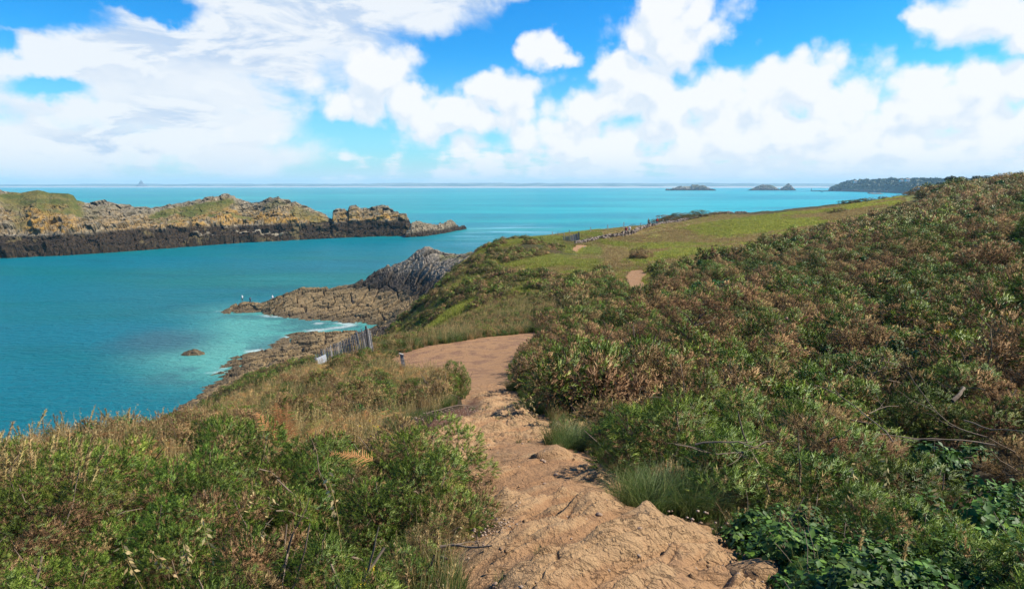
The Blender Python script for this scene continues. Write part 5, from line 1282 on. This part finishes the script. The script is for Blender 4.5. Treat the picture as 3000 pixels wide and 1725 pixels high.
def stalks():
    g = np.random.default_rng(12)
    for i in range(34):
        u = g.uniform(-20, 300); Y = g.uniform(3.8, 5.2); p = on(u, 1450, Y); me = to_mesh('grass_stalk', seedhead(500+i, g.uniform(.6, .85)), [M_straw]); o = link('grass_stalk', me); o.location = p; o.rotation_euler = (0, 0, g.normal(0, .5)); tag(o, 'tall straw-coloured grass stalk with feathery head at the left edge', 'grass stalk', 'dry grass stalks at the left edge')
    for i, (u, v, Y) in enumerate([(560, 1580, 3.0), (600, 1560, 3.1), (480, 1600, 2.9), (640, 1620, 2.8), (720, 1570, 3.1), (620, 1500, 3.5), (1000, 1600, 2.9), (2700, 1550, 3.2), (2460, 1560, 3.1), (2560, 1500, 3.5), (1600, 1300, 6.6), (1570, 1260, 7.6), (1530, 1240, 8.2)]):
        p = on(u, v, Y); me = to_mesh('oat_stalk', oat(540+i, g.uniform(.6, .85), 16, 1.4), [M_straw]); o = link('oat_stalk', me); o.location = p; o.rotation_euler = (0, 0, g.uniform(0, 6)); tag(o, ('pale wild oat stalk nodding over the left foreground gorse' if u < 1100 else 'wild oat stalk rising from the grass beside the path' if u < 1700 else 'wild oat stalk hanging over the lower right scrub'), 'oat stalk', ['wild oats over the left gorse', 'wild oats by the path', 'wild oats over the right scrub'][0 if u < 1100 else 1 if u < 1700 else 2])
stalks()
def ferns():
    g = np.random.default_rng(3); labs = ['rust-brown fern with arched fronds in the middle of the left bank', 'smaller rust-brown fern lying right of the arched one', 'brown curled fern frond over the green gorse by the path', 'green and brown fern on the dark soil bank', 'rusty fern on the left bank below the dry grass']
    for i, (u, v, Y, L, n) in enumerate([(835, 1290, 8.6, .8, 7), (960, 1300, 8.0, .6, 4), (1120, 1400, 5.0, .5, 2), (1180, 1300, 7.8, .5, 3), (640, 1290, 8.0, .6, 5)]):
        p = on(u, v, Y); root = empty('fern', p+np.array([0, 0, .35 if i == 2 else .05])); tag(root, labs[i], 'fern')
        for k in range(n):
            a = g.uniform(.2, 2.9) if i == 0 else g.uniform(0, 6.28); V, F_, A, M = join(frond(g, (0, 0, 0), (math.cos(a), math.sin(a)*.5, 1.3 if i in (0, 3) else .5), L*g.uniform(.8, 1.1), w=.15, droop=.8)); link('frond', mesh_np('frond', V, F_, dict(rnd=np.where(k == 1, 1.0, A))), root, [M_rust])
ferns()
def branches():
    g = np.random.default_rng(21)
    def br(p, d, L, r, label, lich=0, group=None, sub=2):
        root = empty('bare_branch', p); tag(root, label, 'branch', group); P = wander(g, (0, 0, 0), d, L, 9, .16); V, F_ = tube(P, r, r*.45, 7); part('limb', V, F_, root, M_twig)
        for k in range(sub): i = g.integers(2, 7); V, F_ = tube(wander(g, P[i], np.array(d)/np.linalg.norm(d)+g.normal(0, .6, 3), L*.4, 6, .2), r*.5, r*.2, 5); part('twig', V, F_, root, M_twig)
        for k in range(lich): i = g.integers(1, 8); C = P[i]+(P[i-1]-P[i])*g.uniform(0, 1, (22, 1))+g.normal(0, r*.3, (22, 3)); Vv, rr = sprigs(C, g.normal(0, 1, (22, 3)), 6, .006, .012, .008, g, 1.4); part('lichen', Vv, tris(Vv), root, M_lichen)
    for (u, v, Y, d, L, r, lab, li) in [(760, 1760, 2.25, (.9, .35, .9), .62, .012, 'thick bare gorse branch crossing the bottom of the left bush', 2), (700, 1740, 2.3, (-.7, .3, .75), .45, .010, 'bare branch crusted with yellow lichen at the bottom left', 7), (780, 1640, 2.7, (.25, .1, 1), .45, .010, 'pale bare branch standing upright in the dark gap of the left bush', 0),
                                (860, 1560, 3.1, (1, .2, .25), .42, .011, 'pale forked branch lying across the gap of the left bush', 0), (620, 1700, 2.4, (-1, .2, .4), .30, .008, 'short yellow lichened branch low in the left bush', 6), (1290, 1640, 2.9, (1, .3, .35), .3, .008, 'dry twigs sticking out of the bush onto the path', 0)]:
        p = on(u, v, Y); br(p+np.array([0, 0, .18]), d, L, r, lab, li)
    p = on(1250, 1240, 9.8); br(p+np.array([0, 0, .16]), (1, .5, .1), .9, .014, 'curved bare branch lying on the dark soil bank left of the path', 0, None, 1)
    p = on(2790, 1180, 5.6); br(p+np.array([0, 0, .75]), (1, .2, .45), .33, .02, 'thick sawn reddish branch end sticking out on the right slope', 0, None, 0)
    for i in range(60):
        u = g.uniform(1950, 3000); Y = g.uniform(4, 24)*(.6+.4*u/3000); p = on(u, 1000, Y); br(p+np.array([0, 0, g.uniform(.45, .7)]), (g.normal(0, 1), g.normal(0, .4), g.uniform(.0, .5)), g.uniform(.4, .9), .006, 'bleached bare twig lying over the gorse on the right slope', 0, 'bleached twigs over the right slope', 2)
branches()
def rocks_on_path():
    g = np.random.default_rng(6)
    def rock(p, r, name, label, cat, grp, flat=.6, mat=None, rz=None):
        n = 14; m = 10; th, ph = np.meshgrid(np.linspace(.02, math.pi-.02, m), np.linspace(0, 2*math.pi, n, endpoint=False), indexing='ij'); d = np.stack([np.sin(th)*np.cos(ph), np.sin(th)*np.sin(ph), np.cos(th)], -1).reshape(-1, 3)
        s = g.uniform(0, 50); k = 1+.5*(fbm(d[:, 0]*1.6+s, d[:, 1]*1.6+d[:, 2]*1.1, 3, 3)-.5)*2*.6
        V = d*k[:, None]; 
        for q in range(5): a = g.normal(0, 1, 3); a /= np.linalg.norm(a); t = V@a; V = V-np.maximum(t-.72, 0)[:, None]*a*.85
        V = V*np.array([r, r*.72, r*flat]); i = np.arange(m-1)[:, None]; j = np.arange(n)[None, :]; a = i*n+j; b = i*n+(j+1) % n; F_ = np.stack([a, b, b+n, a+n], -1).reshape(-1, 4)
        o = link(name, mesh_np(name, V, F_, dict(rib=np.full(len(V), .8), bank=np.zeros(len(V)), worn=np.zeros(len(V))), smooth=True), mats=[mat or M_dirt]); o.location = p; o.rotation_euler = (g.normal(0, .15), g.normal(0, .15), g.uniform(0, 6) if rz is None else rz); tag(o, label, cat, grp)
    for (u, v, Y, r, lab, rz) in [(1220, 1290, 8.2, .32, 'blocky boulder at the left edge of the path below the bank', .4), (1620, 1360, 5.6, .22, 'low boulder half in shade at the right edge of the path', .5), (1380, 1370, 5.2, .2, 'pale boulder beside the left gorse', .5), (2210, 1700, 2.6, .16, 'small rough boulder against the grass in the bottom right', .2)]:
        p = on(u, v, Y); p[2] += float(path_relief(np.array([p[0]]), np.array([p[1]]))[0])-.03-r*.12; rock(p, r, 'boulder', lab, 'boulder', 'boulders in the path', .5, None, rz)
    x, y, gg = scatter(2500, -.25, .55, 2.4, 14, 77, 1.4); m = path_sd(x, y) > .08; x, y = x[m][:90], y[m][:90]; z = zt(x, y)+path_relief(x, y)-.03
    M_peb = simple('pebble', (.33, .22, .15), .9, .3, 12)
    for i in range(len(x)): rock(np.array([x[i], y[i], z[i]+.004]), g.uniform(.008, .024), 'pebble', 'loose angular pebble lying on the sandy path', 'pebble', 'loose pebbles on the path', .6, M_peb if i % 2 else M_dirt)
rocks_on_path()
def sea_rock():
    p = at_z(563, 1037, 0); g = np.random.default_rng(3); X, Y = np.meshgrid(np.linspace(-3.4, 3.4, 60), np.linspace(-1.8, 1.8, 36), indexing='ij')
    Z = 1.3*(1-(X/3.1)**2-(Y/1.5)**2)-.3+.7*(fbm(X*.8, Y*1.5, 4, 5)-.5)+.4*(worley(X*.7, Y*1.4, 8)[2]-.5)
    o = link('sea_rock', mesh_np('sea_rock', np.stack([X, Y, Z], -1).reshape(-1, 3), grid_faces(60, 36), dict(tan=np.ones(2160), grey=np.zeros(2160), grass=np.zeros(2160), crack=np.zeros(2160))), mats=[bpy.data.materials['shore rock']]); o.location = p
    tag(o, 'small tan rock breaking the shallow water off the cove', 'rock')
sea_rock()
def flowers():
    g = np.random.default_rng(31); My = simple('honeysuckle petals', (.75, .50, .10), .7, .2, 20); Mp = simple('pink petals', (.70, .42, .30), .7, .2, 20); Mw = simple('yellow daisy', (.75, .55, .02), .7, .1, 20)
    def fl(p, r, mat, name, lab, grp):
        n = 9; d = g.normal(0, 1, (n, 3)); d[:, 2] = np.abs(d[:, 2]); V, rr = sprigs(np.zeros((n, 3)), d, 4, r*.3, r, r*.35, g, .8); o = link(name, mesh_np(name, V, tris(V), dict(rnd=rr)), mats=[mat]); o.location = p; tag(o, lab, 'flower', grp)
    for i, (u, v, Y) in enumerate([(2672, 905, 15), (2946, 925, 12.5), (2990, 940, 12), (2925, 880, 14), (2305, 935, 18), (2665, 830, 21), (2780, 950, 12.5), (2745, 975, 12)]): p = on(u, v, Y); fl(at(u, v, Y-.6), .07, Mp if i in (3, 4) else My, 'honeysuckle_flower', 'yellow-orange honeysuckle bloom on the right slope' if i not in (3, 4) else 'pinkish honeysuckle bloom on the right slope', 'yellow honeysuckle blooms' if i not in (3, 4) else 'pink honeysuckle blooms')
    for i in range(22): p = on(g.uniform(960, 1110), 1280, g.uniform(6.6, 8.4)); p[2] += g.uniform(.25, .4); fl(p, .014, Mw, 'daisy', 'tiny yellow daisy in the hollow above the green gorse', 'yellow daisies in the hollow')
flowers()
# ------------------------------------------------------------------ ground cover (stuff): scattered through geometry nodes
def grass_zones():
    KI = {k: i for i, k in enumerate(PROT)}
    def add(name, keys, x, y, s, g, sink=.02, z=None):
        z = zt(x, y) if z is None else z
        kk = g.integers(0, len(keys), len(x)); idx = np.array([KI[keys[k]]*10+g.integers(0, len(PROT[keys[k]])) for k in kk])
        put(name, x, y, z-sink, s, g.uniform(0, 6.28, len(x)), idx)
    # left bank behind the foreground gorse: dry grass, bracken, bramble
    def leftmask(x, y): return (x < np.interp(y, [0, 3, 10, 20, 34, 45], [-.1, -.2, -.9, -1.6, .5, 3])+.0*x)
    x, y, g = scatter(16000, -1.0, .1, 5.2, 46, 31, 1.6); m = leftmask(x, y) & (path_sd(x, y) < -.12) & (zt(x, y) > 6); x, y = x[m], y[m]
    nn = fbm(x*.4, y*.35, 35, 4)
    gx = nn > .40
    add('dry_grass', ['straw', 'straw', 'grass'], x[gx], y[gx], g.uniform(.55, 1.05, gx.sum()), g)
    add('grass', ['grass', 'grass', 'straw'], x[~gx], y[~gx], g.uniform(.55, 1.0, (~gx).sum()), g)
    x, y, g = scatter(8500, -1.05, .1, 5.4, 58, 33, 1.7); m = leftmask(x, y) & (path_sd(x, y) < -.35) & (zt(x, y) > 5)
    nn = fbm(x*.35+5, y*.3, 37, 4); w = x/y < -.12
    m &= ((nn > .42) | (w & (nn > .33))); x, y, w = x[m], y[m], w[m]
    n3 = fbm(x*.5, y*.5, 39, 3)
    k = w & (n3 > .38)
    add('bracken', ['bracken'], x[k], y[k], g.uniform(.6, 1.2, k.sum()), g)
    k = ~k & (n3 < .56) & (g.uniform(0, 1, len(x)) < .85)
    add('heath', ['dead_mid', 'dead_mid', 'gorse_mid', 'ivy_near'], x[k], y[k], g.uniform(.5, .95, k.sum()), g)
    x, y, g = scatter(5000, -.75, -.12, 45, 112, 83, 1.3); m = (zs(x, y) > 2.6) & (zs(x, y) > zt(x, y)-1) & (y < np.interp(x, [-60, -45, -30, -15], [98, 104, 108, 112])) & (x < -14); x, y = x[m][:700], y[m][:700]
    add('heath', ['dead_mid', 'gorse_mid', 'olive_far', 'gorse_far'], x, y, g.uniform(1.4, 2.6, len(x)), g, z=np.maximum(zs(x, y), zt(x, y))-.2)
    # the bramble and grass band round the far side of the trodden flat, and green rim by the fence
    x, y, g = scatter(7000, -.26, .2, 30, 52, 41, 1.5); m = (path_sd(x, y) < -.1) & (x < np.interp(y, [30, 38, 52], [-1, 6, 7])); x, y = x[m], y[m]
    add('grass', ['grass', 'grass', 'grass', 'straw'], x, y, g.uniform(.8, 1.5, len(x)), g)
    x, y, g = scatter(1500, -.30, .06, 25, 50, 43, 1.5); m = (path_sd(x, y) < -1.2) & (fbm(x*.3, y*.3, 44, 3) > .42) & (x < np.interp(y, [25, 34, 50], [-4, -1, 3])); x, y = x[m], y[m]
    add('heath', ['ivy_near', 'ivy_near', 'gorse_mid', 'dead_mid'], x, y, g.uniform(.6, 1.0, len(x)), g)
    # grass fringe on both edges of the path
    x, y, g = scatter(40000, -.5, .8, 2.2, 36, 45, 1.3); sd = path_sd(x, y); m = (sd < -.03) & (sd > -.42); x, y = x[m], y[m]
    m = fbm(x*1.2, y*1.2, 46, 3) > .43; x, y = x[m], y[m]
    right = x > np.interp(y, [0, 6, 12, 20, 34], [.9, .9, .4, 0, 1]); k = ~(right & (y < 9)) | (g.uniform(0, 1, len(x)) < .35); x, y = x[k], y[k]
    add('grass', ['grass', 'grass', 'straw'], x, y, g.uniform(.3, .65, len(x)), g)
    # sparse tufts in the path's cracks
    x, y, g = scatter(900, -.3, .6, 2.6, 12, 47, 1.5); m = (path_sd(x, y) > .1) & (fbm(x*1.5, y*1.5, 48, 3) > .6); x, y = x[m][:70], y[m][:70]
    add('grass', ['grass'], x, y, g.uniform(.15, .34, len(x)), g)
    x, y, g = scatter(60000, -.3, .65, 1.8, 16, 81, 1.2); m = (path_sd(x, y) > .03); x, y = x[m], y[m]; m = fbm(x*1.1, y*1.1, 82, 4)+g.normal(0, .05, len(x)) > .55; x, y = x[m][:9000], y[m][:9000]
    add('gravel', ['grit'], x, y, g.uniform(.2, 1.0, len(x))**1.5*1.3, g, z=zt(x, y)+path_relief(x, y)-.022)
    # lower right corner grass
    x, y, g = scatter(2000, .42, 1.0, 1.7, 3.4, 49, 1.6); m = path_sd(x, y) < -.02; x, y = x[m], y[m]; m = (y < 2.9) | (g.uniform(0, 1, len(x)) < .45); x, y = x[m], y[m]
    add('grass', ['grass', 'grass', 'ivy_near', 'grass'], x, y, g.uniform(.4, .7, len(x)), g)
    for (u, v, Y) in [(1930, 1500, 4.0), (1990, 1520, 4.0), (1880, 1540, 3.9), (2050, 1540, 3.9), (1950, 1440, 4.3), (1660, 1250, 7.0), (1700, 1290, 6.4), (1515, 1130, 15), (1570, 1190, 10.5)]:
        p = at(u, v, Y); xx = p[0]+g.normal(0, .12, 4); yy = p[1]+g.normal(0, .12, 4); add('grass', ['grass_blue'], xx, yy, g.uniform(.55, .95, 4), g)
    # meadow: long grass, greener and drier by patches
    x, y, g = scatter(60000, -.1, .62, 48, 215, 51, 1.35); m = (signed(x, y, FIELD) > -2) & (path_sd(x, y) < -.3); x, y = x[m], y[m]
    nn = fbm(x*.08, y*.05, 52, 4)+g.normal(0, .03, len(x)); k = nn > .5
    add('meadow_grass', ['grass_far'], x[~k], y[~k], g.uniform(.9, 2.0, (~k).sum()), g)
    add('meadow_grass', ['straw_far'], x[k], y[k], g.uniform(.7, 1.6, k.sum()), g)
    x, y, g = scatter(30000, -.1, .5, 90, 230, 53, 1.35); m = (signed(x, y, DRY) > -2) & (path_sd(x, y) < -.3); x, y = x[m], y[m]
    add('meadow_grass', ['straw_far', 'straw_far', 'straw_far', 'grass_far'], x, y, g.uniform(.6, 1.3, len(x)), g)
    x, y, g = scatter(2600, -.2, .14, 45, 130, 59, 1.4); m = (zt(x, y) > 12) & (path_sd(x, y) < -1.5) & (fbm(x*.12, y*.12, 60, 4) > .56) & (signed(x, y, FIELD) < -1) & (signed(x, y, DRY) < -1); x, y = x[m], y[m]
    add('heath', ['olive_far', 'olive_far', 'gorse_far', 'dead_far'], x, y, g.uniform(.8, 2.0, len(x)), g)
    x, y, g = scatter(9000, .05, .3, 44, 75, 85, 1.3); m = (signed(x, y, PATH2) < -.2) & (signed(x, y, PATH2) > -2.6); x, y = x[m], y[m]
    add('meadow_grass', ['grass_far', 'grass_far', 'straw_far'], x, y, g.uniform(.6, 1.2, len(x)), g)
    # grassy hump and cliff top
    x, y, g = scatter(50000, -.22, .14, 45, 135, 55, 1.4); m = (zt(x, y) > 13) & (path_sd(x, y) < -.3); x, y = x[m], y[m]
    nn = fbm(x*.1, y*.1, 57, 4)+g.normal(0, .03, len(x)); k = nn > .5
    add('meadow_grass', ['grass_far'], x[k], y[k], g.uniform(1, 2.2, k.sum()), g)
    add('meadow_grass', ['straw_far', 'grass_far'], x[~k], y[~k], g.uniform(.8, 1.6, (~k).sum()), g)
grass_zones()
def gn_scatter(name, data):
    x, y, z, s, r, idx = [np.concatenate(d) for d in data]
    me = bpy.data.meshes.new(name); me.vertices.add(len(x)); me.vertices.foreach_set('co', np.stack([x, y, z], 1).astype(np.float32).ravel())
    for nm, a in (('sc', s), ('rz', r), ('pi', idx)): q = me.attributes.new(nm, 'FLOAT', 'POINT'); q.data.foreach_set('value', a.astype(np.float32))
    o = link(name, me); tag(o, kind='stuff')
    t = bpy.data.node_groups.new(name, 'GeometryNodeTree'); t.is_modifier = True
    t.interface.new_socket('Geometry', in_out='INPUT', socket_type='NodeSocketGeometry'); t.interface.new_socket('Geometry', in_out='OUTPUT', socket_type='NodeSocketGeometry')
    N = t.nodes; L = t.links; gi = N.new('NodeGroupInput'); go = N.new('NodeGroupOutput'); J = N.new('GeometryNodeJoinGeometry'); L.new(J.outputs[0], go.inputs[0])
    def att(nm): a = N.new('GeometryNodeInputNamedAttribute'); a.data_type = 'FLOAT'; a.inputs[0].default_value = nm; return a.outputs[0]
    rot = N.new('ShaderNodeCombineXYZ'); L.new(att('rz'), rot.inputs[2])
    scl = N.new('ShaderNodeCombineXYZ'); a = att('sc')
    for i in range(3): L.new(a, scl.inputs[i])
    pi_ = att('pi'); keys = list(PROT)
    for v in np.unique(idx):
        k, j = int(v)//10, int(v) % 10; ob = bpy.data.objects.get('seed '+keys[k]+str(j))
        if ob is None: ob = bpy.data.objects.new('seed '+keys[k]+str(j), PROT[keys[k]][j])
        oi = N.new('GeometryNodeObjectInfo'); oi.inputs[0].default_value = ob; oi.inputs['As Instance'].default_value = True
        cmp = N.new('FunctionNodeCompare'); cmp.data_type = 'FLOAT'; cmp.operation = 'EQUAL'; L.new(pi_, cmp.inputs[0]); cmp.inputs[1].default_value = float(v); cmp.inputs['Epsilon'].default_value = .1
        ip = N.new('GeometryNodeInstanceOnPoints'); L.new(gi.outputs[0], ip.inputs['Points']); L.new(cmp.outputs[0], ip.inputs['Selection']); L.new(oi.outputs['Geometry'], ip.inputs['Instance'])
        L.new(rot.outputs[0], ip.inputs['Rotation']); L.new(scl.outputs[0], ip.inputs['Scale']); L.new(ip.outputs[0], J.inputs[0])
    m = o.modifiers.new('scatter', 'NODES'); m.node_group = t
    return o
for nm, d in STUFF.items(): gn_scatter(nm, d); print(nm, sum(len(q) for q in d[0]))
# ------------------------------------------------------------------ air
def haze():
    bm_v = [(x, y, z) for z in (-4, 130) for (x, y) in ((-15000, -300), (15000, -300), (15000, 14500), (-15000, 14500))]
    F_ = [(0, 3, 2, 1), (4, 5, 6, 7), (0, 1, 5, 4), (1, 2, 6, 5), (2, 3, 7, 6), (3, 0, 4, 7)]
    me = mesh_np('haze', bm_v, F_)
    m = bpy.data.materials.new('air'); m.use_nodes = True; t = m.node_tree; t.nodes.remove(t.nodes['Principled BSDF'])
    v = t.nodes.new('ShaderNodeVolumePrincipled'); v.inputs['Color'].default_value = (.44, .78, 1, 1); v.inputs['Density'].default_value = 7e-5
    t.links.new(v.outputs[0], t.nodes['Material Output'].inputs['Volume'])
    tag(link('haze', me, mats=[m]), kind='stuff')
haze()

# overall paint and soil albedos: one even factor for every surface
for m in bpy.data.materials:
    t = m.node_tree
    for nd in list(t.nodes):
        sk = nd.inputs.get('Base Color') if nd.type == 'BSDF_PRINCIPLED' else nd.inputs.get('Color') if nd.type == 'BSDF_TRANSLUCENT' else None
        if sk is not None and sk.is_linked:
            v = t.nodes.new('ShaderNodeVectorMath'); v.operation = 'SCALE'; v.inputs[3].default_value = .76
            t.links.new(sk.links[0].from_socket, v.inputs[0]); t.links.new(v.outputs[0], sk)
